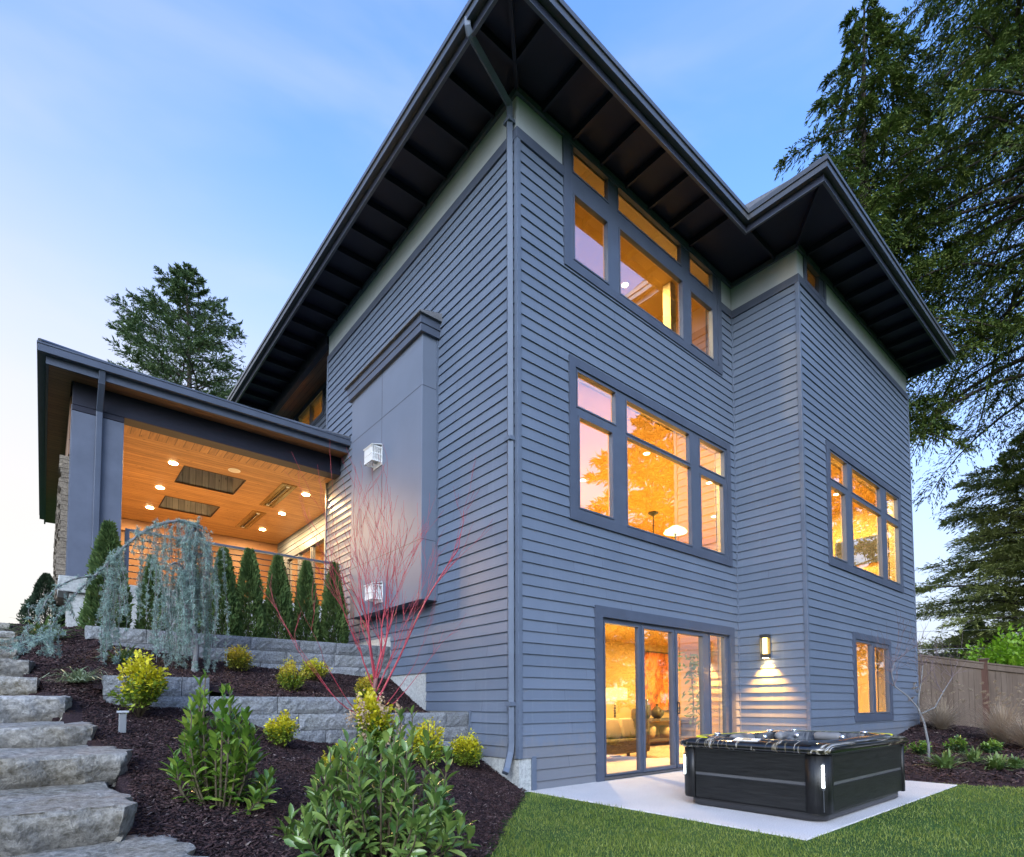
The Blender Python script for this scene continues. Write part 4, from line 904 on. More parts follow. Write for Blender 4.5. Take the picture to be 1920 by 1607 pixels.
# ------------------------------------------------------------------ fence
FENCE = thing('wooden_fence', 'weathered brown board fence behind the mulch bed', 'fence', (13.3, -2.1, .4))
def fence_material():
    t = NT('fence_board', .85, .2); tc = t.new('ShaderNodeTexCoord'); sp = t.new('ShaderNodeSeparateXYZ'); t.link(tc.outputs['Object'], sp.inputs[0])
    a = t.noise(t.coord((14, 14, 1.2)), 1.5, 6, .7); st = t.noise(t.coord((1.3, 1.3, .5)), 1.4, 4)
    c = t.ramp(a, [(.3, (.066, .046, .031)), (.7, (.155, .112, .080))]); t.col(t.mix(.45, c, t.ramp(st, [(.3, (.06, .042, .033)), (.7, (.14, .11, .09))]))); t.bump(a, .4, .01); return t.m
M['fence'] = fence_material(); M['fpost'] = wood_mat('fence_post', (.07, .034, .024), (.13, .065, .045), 'Z', .5)
FP = [(11.86, -.75, .68), (13.84, -2.22, .39), (15.7, -3.75, .12), (17.6, -5.3, .0), (19.6, -6.9, .0)]
for k, (p, q) in enumerate(zip(FP, FP[1:])):
    p, q = Vector(p), Vector(q); L = (q.xy-p.xy).length; n = int(L/.14); b = MB(); r = random.Random(k)
    side = Vector((-(q-p).y, (q-p).x, 0)).normalized()
    for i in range(n):
        a, c = p.lerp(q, (i+.02)/n), p.lerp(q, (i+.98)/n); o = side*r.uniform(0, .008); h = 1.62
        A = [a+o, c+o, c+o-side*.02, a+o-side*.02]
        b.poly([(*v.xy, v.z-.3) for v in A][::-1]); b.poly([(*v.xy, v.z+h) for v in A])
        for i0 in range(4): u, w = A[i0], A[(i0+1) % 4]; b.poly([(*u.xy, u.z-.3), (*w.xy, w.z-.3), (*w.xy, w.z+h), (*u.xy, u.z+h)])
    pn = b.build('board_panel', M['fence'], FENCE)
    b = MB(); off = -side*.045
    for sd in (-side*.04, side*.03): b.bar(p+sd+Vector((0, 0, 1.66)), q+sd+Vector((0, 0, 1.66)), .03, .13)
    b.build('top_rail', M['fence'], pn)
    MB().bar(p+Vector((0, 0, 1.75)), q+Vector((0, 0, 1.75)), .15, .04).build('cap_rail', M['fence'], pn); MB().bar(p-side*.03+Vector((0, 0, .06)), q-side*.03+Vector((0, 0, .06)), .03, .14).build('kick_board', M['fence'], pn)
for p in FP[1:]:
    pp = MB(); pp.box((p[0]-.075, p[1]-.075, p[2]-.5), (p[0]+.075, p[1]+.075, p[2]+1.84)); po = pp.build('post', M['fpost'], FENCE)
    MB().box((p[0]-.105, p[1]-.105, p[2]+1.841), (p[0]+.105, p[1]+.105, p[2]+1.88)).build('post_cap', M['fence'], po)
# ------------------------------------------------------------------ plants
def leaf_tmpl(w=.3, n=4, curl=.18, fold=.12):
    """a pointed leaf: n rows of three points, creased along the midrib"""
    V, Fq = [], []
    for i in range(n+1):
        t = i/n; ww = w*max(.06, math.sin(math.pi*(.04+.93*t)**1.25))**.85*(1 if i < n else .02)
        z = -curl*t*t
        V += [(-ww, t, z+fold*ww/w*.5), (0, t, z), (ww, t, z+fold*ww/w*.5)]
    for i in range(n):
        a = 3*i; Fq += [(a, a+1, a+4, a+3), (a+1, a+2, a+5, a+4)]
    return np.array(V), np.array(Fq)
LEAF = leaf_tmpl(.168, 6, .22, .16); LEAFLET = leaf_tmpl(.26, 3, .2, .1)
RHOMB = (np.array([(0, 0, 0), (.5, .45, .08), (0, 1, -.1), (-.5, .45, .08)]), np.array([(0, 1, 2, 3)]))
M['laurel'] = leaf_mat('laurel_leaf', (.026, .085, .012), (.095, .20, .024), (.27, .36, .06), .24, .22, 6, .6)
M['laurel_dark'] = leaf_mat('low_shrub_leaf', (.016, .040, .014), (.030, .070, .022), (.06, .11, .03), .45, .2, 6)
M['laurel_pale'] = leaf_mat('laurel_leaf_pale', (.034, .095, .022), (.10, .19, .042), (.27, .36, .09), .24, .22, 6, .6)
M['stem'] = paint('green_stem', (.075, .060, .035), .8)
M['yellow'] = leaf_mat('golden_leaf', (.36, .34, .012), (.52, .48, .018), (.62, .56, .04), .45, .25, 7)
M['lime'] = leaf_mat('lime_leaf', (.06, .13, .015), (.13, .21, .022), (.30, .34, .035), .45, .25, 7)
M['lime2'] = leaf_mat('olive_lime_leaf', (.09, .13, .015), (.20, .22, .02), (.36, .34, .035), .45, .25, 7)
M['gold'] = leaf_mat('euonymus_gold', (.42, .27, .02), (.50, .40, .03), (.36, .38, .05), .45, .2, 7)
M['arb'] = leaf_mat('arborvitae_spray', (.030, .062, .018), (.055, .105, .030), (.105, .150, .045), .7, .15, 5, .2)
M['cedarneedle'] = leaf_mat('blue_cedar_needle', (.15, .235, .21), (.235, .34, .30), (.34, .45, .40), .6, .12, 5, .3)
M['greybark'] = paint('grey_bark', (.15, .15, .152), .8, .25, 12, .5)
M['redbark'] = paint('coral_bark', (.33, .040, .060), .5, .25, 6, .2); M['redtrunk'] = paint('coral_trunk', (.20, .085, .075), .6, .25, 8, .4)
M['strap'] = leaf_mat('strap_leaf', (.035, .085, .018), (.09, .16, .035), (.26, .32, .12), .5, .2, 4)
M['varieg'] = leaf_mat('variegated_blade', (.10, .14, .06), (.22, .27, .14), (.42, .46, .30), .5, .2, 4)
M['straw'] = leaf_mat('straw_blade', (.20, .15, .10), (.32, .25, .175), (.48, .40, .31), .7, .3, 4, .2)
M['conifer'] = leaf_mat('conifer_spray', (.020, .046, .010), (.060, .098, .017), (.150, .172, .030), .7, .18, .5, .2)
M['fir'] = leaf_mat('fir_spray', (.052, .090, .040), (.10, .155, .060), (.17, .22, .085), .7, .18, .5, .2)
M['firgold'] = leaf_mat('fir_spray_olive', (.13, .155, .045), (.22, .25, .075), (.34, .36, .11), .7, .18, .5, .2)
M['bark'] = paint('conifer_bark', (.060, .046, .038), .9, .3, 5, .6)
M['dried'] = leaf_mat('dried_flower', (.30, .20, .12), (.44, .31, .20), (.55, .45, .33), .7, .2, 6, .2)
M['bright'] = leaf_mat('bright_shrub_leaf', (.10, .22, .012), (.17, .32, .015), (.26, .40, .03), .5, .3, 3)

def laurel(name, label, cx, cy_, cz, width, height, nsh, leafL, seed, mat, lean=(0, 0)):
    """shoots from one base, each with whorls of long leaves"""
    r = np.random.default_rng(seed); t = thing(name, label, 'shrub', (cx, cy_, cz)); st = MB(); parts = []
    for s in range(nsh):
        a = r.uniform(0, 2*np.pi); sp = np.sqrt(r.uniform(.02, 1.25))
        tip = np.array([cx+math.cos(a)*sp*width*.5+lean[0], cy_+math.sin(a)*sp*width*.5+lean[1], cz+height*(1-.62*sp**2)*r.uniform(.5, 1.12)])
        base = np.array([cx+math.cos(a)*.04, cy_+math.sin(a)*.04, cz-.03]); mid = (base+tip)/2 + np.array([math.cos(a), math.sin(a), -.2])*sp*width*.26
        u = np.linspace(0, 1, 7)[:, None]; pts = (1-u)**2*base+2*u*(1-u)*mid+u*u*tip
        st.tube([tuple(p) for p in pts], [.007*(1-.7*k/6)+.0015 for k in range(7)], 5)
        n = r.integers(18, 27); k = np.sort(r.uniform(.10, 1.0, n)**.8); uu = k[:, None]
        P = (1-uu)**2*base+2*uu*(1-uu)*mid+uu*uu*tip; T = unit(2*(1-uu)*(mid-base)+2*uu*(tip-mid))
        az = np.arange(n)*2.4+r.uniform(0, 6); e = unit(np.cross(T, [0, 0, 1.0])+1e-4); f = np.cross(T, e)
        side = e*np.cos(az)[:, None]+f*np.sin(az)[:, None]
        ang = np.interp(k, [.3, 1], [1.25, .35])[:, None]*r.uniform(.7, 1.2, (n, 1))
        D = T*np.cos(ang)+side*np.sin(ang); D[:, 2] += .12
        L = leafL*r.uniform(.6, 1.15, n)*np.interp(k, [.3, .8, 1], [.8, 1.1, .8])
        parts.append(scatter(*LEAF, P, D, T+side*-.4+r.normal(0, .25, (n, 3)), np.stack([L*r.uniform(.9, 1.25, n), L, L], -1)))
    st.build('stem', M['stem'], t, True)
    o = arr_mesh('foliage', *merge(parts), mat, t, True)
    return t
laurel('laurel_shrub', 'large broad leaved green shrub in front of the downspout, nearest of all shrubs', -3.13, -2.38, .16, .98, .98, 90, .112, 4, [M['laurel_pale']])
laurel('laurel_shrub', 'upright broad leaved green shrub alone on the dark mulch beside the stone steps', -3.88, -1.76, .46, .50, .88, 44, .098, 9, [M['laurel']])

def mound(name, label, c, w, h, n, leaf, mats, seed, top_at=.55, group=None, flat=.8):
    """a rounded shrub: whorls of small leaves through a dome, brighter kind of leaf on top"""
    r = np.random.default_rng(seed); t = thing(name, label, 'shrub', c, group); st = MB(); c = np.array(c)
    k = max(9, n//45); n = int(n*1.9); leaf = leaf*.70
    tips = []
    for i in range(k):
        a = r.uniform(0, 2*np.pi); s = np.sqrt(r.uniform(0, 1)); p = c+np.array([math.cos(a)*s*w*.45, math.sin(a)*s*w*.45, h*(1-.45*s*s)*r.uniform(.55, 1.15)]); tips.append(p)
        m = c+(p-c)*.5+np.array([math.cos(a), math.sin(a), 0])*.05*w
        st.tube([tuple(c+np.array([0, 0, -.03])), tuple(m), tuple(p)], [.006, .004, .002], 5)
    st.build('stem', M['stem'], t, True)
    tips = np.array(tips); idx = r.integers(0, k, n); q = r.uniform(.25, 1.0, n)**.7
    P = c+(tips[idx]-c)*q[:, None]+r.normal(0, .055*w, (n, 3)); rel = (P-c)/np.array([w*.5, w*.5, h])
    keep = P[:, 2] > c[2]+.02; P, rel, q = P[keep], rel[keep], q[keep]; n = len(P)
    D = unit(rel*np.array([1, 1, flat])+r.normal(0, .45, (n, 3))+np.array([0, 0, .15])); L = leaf*r.uniform(.6, 1.2, n)
    isT = (q > top_at) & (rel[:, 2]+r.normal(0, .12, n) > .50)
    for nm, msk, m in (('foliage', ~isT, mats[0]), ('new_growth', isT, mats[1])):
        if msk.sum() < 4: continue
        s = np.stack([L[msk]*1.25, L[msk], L[msk]], -1)
        arr_mesh(nm, *scatter(*LEAFLET, P[msk], D[msk], np.array([0, 0, 1.0])+r.normal(0, .4, (msk.sum(), 3)), s), m, t, True)
    return t
YG = 'golden and lime garden shrubs'
mound('golden_shrub', 'lime green shrub with yellow top before the raised end block of the wall', (-4.02, .72, 1.03), .46, .55, 1700, .058, (M['lime'], M['yellow']), 1, group=YG)
mound('golden_shrub', 'yellow topped shrub at the foot of the lower wall beside the broad leaved shrub', (-2.80, .46, .70), .36, .33, 1300, .048, (M['lime'], M['yellow']), 2, group=YG)
mound('golden_shrub', 'bright yellow round shrub near the foot of the downspout', (-.47, .50, .31), .46, .40, 2400, .05, (M['lime'], M['yellow']), 3, group=YG)
mound('golden_shrub', 'yellow shrub half hidden behind the largest green shrub, right of the flowering one', (-1.22, .22, .36), .46, .55, 1900, .055, (M['lime'], M['yellow']), 4, group=YG)
mound('golden_shrub', 'yellow shrub peeping over the left shoulder of the nearest green shrub', (-2.62, -.62, .42), .36, .36, 1200, .05, (M['lime'], M['yellow']), 5, group=YG)
mound('golden_shrub', 'orange tinted golden shrub on the terrace close under the upper wall', (-2.68, 2.80, 1.57), .42, .36, 1500, .042, (M['lime2'], M['gold']), 6, group=YG)
mound('golden_shrub', 'small golden shrub in the middle of the terrace, front one of a close pair', (-2.30, 1.72, 1.28), .38, .38, 1700, .040, (M['lime'], M['gold']), 7, group=YG)
mound('golden_shrub', 'small golden shrub on the terrace, rear one of a close pair', (-1.66, 2.62, 1.45), .44, .36, 1700, .040, (M['lime2'], M['yellow']), 8, group=YG)
mound('golden_shrub', 'golden shrub on the terrace behind the red stemmed maple', (-1.30, 1.75, 1.13), .36, .42, 1500, .042, (M['lime'], M['gold']), 10, group=YG)
# flowering shrub in front of the maple
pi_ = mound('flowering_shrub', 'green shrub with drooping tan flower heads at the foot of the red maple', (-1.80, .50, .52), .52, .72, 1500, .085, (M['laurel'], M['yellow']), 12, .6)
r_ = np.random.default_rng(5); P = np.array([-1.80, .50, .52])+np.stack([r_.normal(0, .15, 900), r_.normal(0, .15, 900)-.05, r_.uniform(.15, .62, 900)], -1)
cl = r_.integers(0, 26, 900); cc = np.array([-1.80, .47, .9])+r_.normal(0, 1, (26, 3))*np.array([.17, .14, .18]); P = cc[cl]+r_.normal(0, 1, (900, 3))*np.array([.022, .022, .045])
arr_mesh('flower_head', *scatter(*RHOMB, P, r_.normal(size=(900, 3))+np.array([0, 0, -.6]), r_.normal(size=(900, 3)), np.full(900, .028)), M['dried'], pi_)

def strappy(name, label, c, n, L, mat, seed, cat='plant', group=None, w=.010, droop=1.0, up=.9, plume=0):
    """arching ribbon leaves out of one crown"""
    r = np.random.default_rng(seed); t = thing(name, label, cat, c, group); K = 6; V, Fq = [], []
    for i in range(n):
        a = r.uniform(0, 2*np.pi); el = np.clip(r.normal(up, .3), .15, 1.5); l = L*r.uniform(.55, 1.1); ww = w*r.uniform(.7, 1.2)
        d = np.array([math.cos(a)*math.cos(el), math.sin(a)*math.cos(el), math.sin(el)]); sd = np.array([-math.sin(a), math.cos(a), 0])
        b0 = np.array(c)+np.array([r.normal(0, .03), r.normal(0, .03), -.01]); n0 = len(V)
        for k in range(K+1):
            s = k/K; p = b0+d*l*s-np.array([0, 0, 1])*droop*l*s*s*.62*r.uniform(.9, 1.1)
            p[2] = max(p[2], c[2]+.012*(1+s))
            wk = ww*(1-s**2.5)*(.7+.6*min(1, s*3)) ; V += [p-sd*wk, p+sd*wk]
        for k in range(K): Fq.append((n0+2*k, n0+2*k+1, n0+2*k+3, n0+2*k+2))
    arr_mesh('blades', np.array(V), np.array(Fq), mat, t, True); return t
strappy('sedge_clump', 'variegated arching grass clump on the mulch beside the steps', (-4.46, 1.35, 1.33), 110, .52, M['varieg'], 1, droop=1.0, up=.75, w=.007)
strappy('sedge_clump', 'green arching clump beside the upper steps under the weeping branch', (-4.72, 3.75, 1.94), 95, .78, M['strap'], 2, droop=.9, up=.85, w=.011)
strappy('sedge_clump', 'green grass clump under the blue weeping cedar behind the raised block', (-3.98, 2.45, 1.61), 75, .50, M['strap'], 3, droop=.8, up=.9, w=.007)
GP = 'green strap leaved plants in the right bed'
for i, (x, y, L, n, l) in enumerate([(5.66, -3.17, .36, 95, 'strap leaved green clump right beside the small bare tree'), (6.56, -3.34, .34, 80, 'strap leaved green clump deepest in the right bed, behind two others'), (5.98, -3.70, .32, 85, 'strap leaved green clump below the fence post'), (6.28, -3.88, .28, 60, 'smallest strap leaved green clump, cut by the right edge of the photo')]):
    strappy('strap_plant', l, (x, y, float(h_bed(x, y))), n, L*1.5, M['strap'], 20+i, group=GP, droop=.75, up=1.0, w=.015)
LOWS = [(7.1, -2.15, .34, .26, 'low dark green shrub against the far corner of the house wall'), (8.1, -2.25, .40, .26, 'low olive shrub behind the trunk of the small bare tree'), (8.75, -2.65, .40, .28, 'low bluish green shrub between the bare tree and the fence post'), (9.0, -3.15, .40, .25, 'low green shrub in front of the fence post')]
for i, (x, y, w, h, l) in enumerate(LOWS):
    mound('low_shrub', l, (x, y, float(h_bed(x, y))), w, h, 700, .06, (M['laurel_dark'], M['laurel']), 40+i, group='low shrubs in the right bed')
def fountain(label, c, n, L, seed):
    t = strappy('fountain_grass', label, c, int(n*1.7), L*1.2, M['straw'], seed, 'ornamental grass', 'dry fountain grasses by the fence', w=.0032, droop=.6, up=1.0)
    r = np.random.default_rng(seed+9); parts = []
    for i in range(26):
        a = r.uniform(0, 2*np.pi); el = r.uniform(.9, 1.35); d = np.array([math.cos(a)*math.cos(el), math.sin(a)*math.cos(el), math.sin(el)]); tip = np.array(c)+d*L*r.uniform(.85, 1.15)
        m = 60; s = r.uniform(0, 1, m); P = tip+np.outer(s, np.array([d[0], d[1], .1-.3]))*.17+r.normal(0, .008, (m, 3)); parts.append(scatter(*RHOMB, P, r.normal(size=(m, 3))+d, r.normal(size=(m, 3)), np.stack([np.full(m, .006), np.full(m, .035), np.full(m, .02)], -1)))
    arr_mesh('plume', *merge(parts), M['straw'], t)
fountain('dry straw coloured grass clump against the middle of the fence panel', (11.4, -1.85, .50), 420, 1.05, 3)
fountain('dry straw coloured grass clump with pale plumes to the right of the fence post', (10.6, -3.05, .30), 460, 1.15, 4)
fountain('dry straw coloured grass clump at the right edge of the photo', (9.9, -3.55, .24), 380, 1.0, 5)

# --- clipped evergreens on the planter
def arborvitae(seed, h, w, n):
    r = np.random.default_rng(seed); z = r.uniform(0, 1, n)**.85; a = r.uniform(0, 2*np.pi, n)
    prof = np.interp(z, [0, .12, .45, .8, 1], [.80, 1.0, .74, .38, .04])*w*.5*(1+.16*np.sin(a*3+z*9+seed)+.10*np.sin(a*7-z*15))
    rr = prof*r.uniform(.55, 1.04, n)**.5
    P = np.stack([rr*np.cos(a), rr*np.sin(a), z*h], -1); D = np.stack([np.cos(a)*.65, np.sin(a)*.65, np.full(n, .9)], -1)+r.normal(0, .28, (n, 3))
    L = r.uniform(.05, .10, n)*h/1.5
    return scatter(*RHOMB, P, D, np.stack([-np.sin(a), np.cos(a), np.zeros(n)], -1)+r.normal(0, .5, (n, 3)), np.stack([L*.36, L, L], -1))
AG = 'clipped evergreens behind the upper wall'
AT = [(-4.05, 4.35, 1.62, .50, 'tall olive evergreen column in front of the porch column'), (-3.50, 4.40, 1.25, .34, 'slim clipped evergreen mostly hidden by the blue weeping cedar'), (-2.98, 4.40, 1.30, .36, 'clipped evergreen behind the right side of the blue cedar, second from it hidden'), (-2.55, 4.30, 1.50, .46, 'clipped evergreen just right of the blue weeping cedar'),
      (-2.16, 4.30, 1.55, .46, 'clipped evergreen second to the right of the blue cedar, dense and rounded'), (-1.70, 4.30, 1.52, .48, 'broad clipped evergreen in the middle of the row, third right of the cedar'), (-1.22, 4.30, 1.50, .42, 'slender dark clipped evergreen left of the last one in the row'), (-.72, 4.30, 1.55, .44, 'last clipped evergreen of the row, against the house wall')]
for i, (x, y, h, w, l) in enumerate(AT):
    t = thing('arborvitae', l, 'evergreen', (x, y, 2.09), AG)
    V, Fq = arborvitae(30+i, h, w*1.06, 6500); o = arr_mesh('foliage', V+np.array([x, y, 2.09]), Fq, M['arb'], t)
    MB().tube([(x, y, 2.0), (x, y, 2.09+h*.8)], [.02, .008], 6).build('trunk', M['bark'], t)
t = thing('dark_shrub', 'dark needled shrub beside the stone porch wall, left of the column', 'shrub', (-4.72, 7.6, 2.45))
V, Fq = arborvitae(77, 1.02, .66, 7500); arr_mesh('foliage', V+np.array([-4.72, 7.6, 2.45]), Fq, leaf_mat('dark_spray', (.012, .026, .014), (.022, .042, .022), (.04, .06, .03), .7, .15, 5, .2), t)
MB().tube([(-4.72, 7.6, 2.4), (-4.72, 7.6, 3.1)], [.03, .01], 6).build('trunk', M['bark'], t)

# --- weeping blue cedar
CED = thing('weeping_cedar', 'blue grey weeping cedar trailing long strands over the garden wall', 'tree', (-3.38, 2.35, 1.5))
def bez(P, n): 
    P = np.array(P, float); k = len(P); u = np.linspace(0, k-1, n); out = []
    for t in u:
        i = min(int(t), k-2); f = t-i; p0, p1, p2, p3 = P[max(i-1, 0)], P[i], P[i+1], P[min(i+2, k-1)]
        out.append(.5*((2*p1)+(-p0+p2)*f+(2*p0-5*p1+4*p2-p3)*f*f+(-p0+3*p1-3*p2+p3)*f**3))
    return np.array(out)
trunk = bez([(-3.30, 2.35, 1.45), (-3.26, 2.40, 1.9), (-3.36, 2.45, 2.35), (-3.30, 2.45, 2.75), (-3.42, 2.45, 3.15), (-3.30, 2.5, 3.36)], 22)
limbL = bez([(-3.20, 2.5, 3.40), (-3.45, 2.48, 3.43), (-3.75, 2.44, 3.28), (-4.0, 2.40, 3.02), (-4.22, 2.35, 2.70), (-4.42, 2.28, 2.42), (-4.60, 2.2, 2.12), (-4.70, 2.15, 1.84)], 36)
limbR = bez([(-3.45, 2.47, 3.42), (-3.30, 2.55, 3.41), (-3.17, 2.62, 3.30), (-3.10, 2.65, 3.05)], 16)
limbM = bez([(-3.42, 2.45, 2.95), (-3.27, 2.5, 3.05), (-3.14, 2.55, 3.06)], 8); limbB = bez([(-4.30, 2.32, 2.58), (-4.50, 2.25, 2.50), (-4.68, 2.1, 2.30), (-4.8, 2.0, 1.95)], 10)
limbF = bez([(-3.36, 2.45, 2.75), (-3.5, 2.3, 2.85), (-3.6, 2.15, 2.78)], 8)
b = MB(); lin = lambda a, c, n: list(np.linspace(a, c, n))
for pts, r0, r1 in ((trunk, .034, .020), (limbL, .020, .006), (limbR, .020, .008), (limbM, .018, .008), (limbB, .012, .004), (limbF, .016, .007)): b.tube([tuple(p) for p in pts], lin(r0, r1, len(pts)), 8)
strands = []; rc = np.random.default_rng(21)
def hang(src, n, lmin, lmax, jit=.05):
    for i in range(n):
        p = src[rc.integers(1, len(src))]+rc.normal(0, jit, 3)*np.array([1, 1.6, .4]); gz = 1.50 if p[0] > -4.28 else 1.62; L = min(rc.uniform(lmin, lmax), max(.15, p[2]-gz-.03))
        k = max(5, int(L/.055)); s = np.linspace(0, 1, k)[:, None]; o = rc.normal(0, .10, 2); w = rc.uniform(0, 6)
        q = p+np.concatenate([o[0]*np.sqrt(s)+.012*np.sin(s*9+w), o[1]*np.sqrt(s)+.012*np.cos(s*8+w), -L*s], 1); strands.append(q)
hang(limbL[:12], 22, .3, 1.7, .07); hang(limbL[15:21], 17, .6, 1.5, .05); hang(limbL[22:], 9, .1, .45, .03); hang(limbR, 30, .4, 1.95, .09); hang(limbM, 14, .3, 1.6, .09); hang(trunk[6:], 26, .4, 1.7, .14); hang(limbF, 12, .7, 1.4); hang(limbB, 8, .1, .35)
for i in range(9):                                # low strands trailing on the slope at the left
    p = limbL[-1]+rc.normal(0, .06, 3); a = rc.uniform(2.4, 5.2); L = rc.uniform(.3, .6); s = np.linspace(0, 1, 9)[:, None]; q = p+np.concatenate([np.cos(a)*L*s, np.sin(a)*L*s, -.22*s+.02*np.sin(s*3)], 1); q[:, 2] = np.maximum(q[:, 2], h_low(q[:, 0], q[:, 1])+.02); strands.append(q)
for q in strands: b.tube([tuple(p) for p in q], .0032, 4, False)
b.build('trunk', M['greybark'], CED, True)
tp, td = [], []
for q in strands+[limbL[::2], limbL[1::2], limbL[::3], limbR[::2], limbR[1::2], limbM, limbB]:
    seg = np.diff(q, axis=0); L = np.linalg.norm(seg, axis=1).sum(); n = int(L/.016)
    if n < 2: continue
    u = rc.uniform(0, len(q)-1.001, n); i = u.astype(int); f = (u-i)[:, None]; tp.append(q[i]*(1-f)+q[i+1]*f); td.append(unit(seg[i]))
tp, td = np.concatenate(tp), np.concatenate(td); kp = (np.sin(tp[:, 2]*17+tp[:, 0]*41+tp[:, 1]*29)+rc.normal(0, .5, len(tp))) > -.55; tp, td = tp[kp], td[kp]; n = len(tp); K = 17
tp = tp+rc.normal(0, .010, (n, 3)); P = np.repeat(tp, K, 0)+rc.normal(0, .004, (n*K, 3)); D = rc.normal(size=(n*K, 3))+np.repeat(td, K, 0)*.15; sz = np.repeat(rc.uniform(.6, 1.45, n), K); L = rc.uniform(.016, .034, n*K)*sz
V, Fq = scatter(*RHOMB, P, D, rc.normal(size=(n*K, 3)), np.stack([np.full(n*K, .0048), L, L], -1)); arr_mesh('needles', V, Fq, M['cedarneedle'], CED)

# --- red stemmed maple
MAP = thing('coral_bark_maple', 'leafless young maple with bright red twigs in front of the chimney chase', 'tree', (-1.73, .88, .55))
rm = random.Random(12); tw = MB(); tk = MB()
def grow(p, d, L, r, lev, mb, up=.05, kids=(0, 3, 3, 2, 2), spread=(.16, .46)):
    n = 6; pts, rr = [p.copy()], [r]
    for i in range(n):
        d = (d + Vector((rm.gauss(0, .085), rm.gauss(0, .085), up))).normalized(); p = p + d*L/n; pts.append(p.copy()); rr.append(r*(1-.42*(i+1)/n))
    mb.tube(pts, rr, 6 if lev < 2 else 4, False)
    if lev >= 5: return
    for i in range(kids[lev]):
        j = n if i == 0 else rm.randint(2, n-1); q = pts[j]
        ax = d.orthogonal().normalized(); ax.rotate(Matrix.Rotation(rm.uniform(0, 6.28), 3, d)); nd = d.copy(); nd.rotate(Matrix.Rotation(rm.uniform(*spread) if i else rm.uniform(.04, .15), 3, ax))
        grow(q, nd, L*rm.uniform(.60, .86), max(.0021, rr[j]*.62), lev+1, mb, up, kids, spread)
stem = bez([(-1.74, .86, .45), (-1.70, .88, .8), (-1.60, .92, 1.15), (-1.54, .94, 1.45)], 12)
tk.tube([tuple(p) for p in stem], lin(.042, .026, 12), 8)
for k, (t, dx, dy, L, r) in enumerate([(11, -.08, .02, 1.0, .015), (11, .16, .05, 1.0, .015), (10, -.28, -.05, .9, .012), (10, .34, .0, .9, .012), (9, -.50, .1, .72, .010), (11, .02, -.2, .9, .012), (8, .50, -.1, .75, .010)]):
    grow(Vector(stem[t]), Vector((dx, dy, 1)).normalized(), L, r, 1, tw)
limb = bez([(-1.66, .9, .95), (-1.2, 1.0, 1.7), (-.80, 1.0, 2.5), (-.30, .95, 3.3)], 16); tw.tube([tuple(p) for p in limb], lin(.015, .008, 16), 6, False)
for i in (6, 9, 11, 13, 15): grow(Vector(limb[i]), Vector((rm.uniform(.3, .8), rm.uniform(-.4, .2), 1)).normalized(), .62, .006, 3, tw)
for a in (3.2, 3.7, 2.4, .3, -.3):
    q = bez([(-1.68, .9, .95), (-1.68+math.cos(a)*.35, .9+math.sin(a)*.3, 1.15), (-1.68+math.cos(a)*.75, .9+math.sin(a)*.5, 1.6)], 9); tw.tube([tuple(p) for p in q], lin(.008, .003, 9), 5, False); grow(Vector(q[-1]), Vector((math.cos(a)*.6, math.sin(a)*.5, .9)).normalized(), .5, .003, 3, tw)
tk.build('trunk', M['redtrunk'], MAP, True); tw.build('twigs', M['redbark'], MAP, True)

# --- small bare tree in the right bed
BT = thing('bare_tree', 'small leafless pale barked tree in the bed beside the house corner', 'tree', (6.45, -2.78, .17)); bt = MB(); btw = MB()
bt.tube([(6.45, -2.78, .12), (6.47, -2.78, .45), (6.43, -2.74, .8), (6.36, -2.68, 1.05), (6.22, -2.58, 1.24), (6.05, -2.45, 1.4), (6.02, -2.42, 1.62), (6.10, -2.45, 1.80)], [.024, .021, .018, .015, .012, .010, .008, .006], 8)
bt.tube([(6.36, -2.68, 1.05), (6.36, -2.70, 1.25), (6.42, -2.72, 1.45), (6.45, -2.75, 1.75)], [.015, .012, .010, .006], 7); bt.tube([(6.40, -2.72, .95), (6.58, -2.86, 1.05), (6.70, -2.95, 1.3), (6.85, -3.05, 1.55)], [.014, .011, .009, .005], 7)
rm = random.Random(5)
for p in ((6.10, -2.45, 1.80), (6.02, -2.42, 1.62), (6.45, -2.75, 1.75), (6.42, -2.72, 1.45), (6.85, -3.05, 1.55), (6.05, -2.45, 1.4), (6.70, -2.95, 1.3)):
    for k in range(5): grow(Vector(p), Vector((rm.gauss(0, .6), rm.gauss(0, .6), .6)).normalized(), .36, .0042, 3, btw, spread=(.3, .8))
bt.build('trunk', M['greybark'], BT, True); btw.build('twigs', paint('bare_twig', (.16, .12, .13), .7), BT, True)

# --- path light
PL = thing('path_light', 'small grey path light sticking up out of the mulch', 'path light', (-4.22, -.02, .97))
b = MB(); b.box((-4.245, -.045, .90), (-4.195, .005, 1.06)); b.build('post', paint('light_grey', (.17, .18, .19), .5), PL, bevel=.004); b = MB(); b.box((-4.258, -.058, 1.061), (-4.182, .018, 1.078)); b.build('cap', paint('light_cap_grey', (.36, .38, .40), .4), PL, bevel=.003)

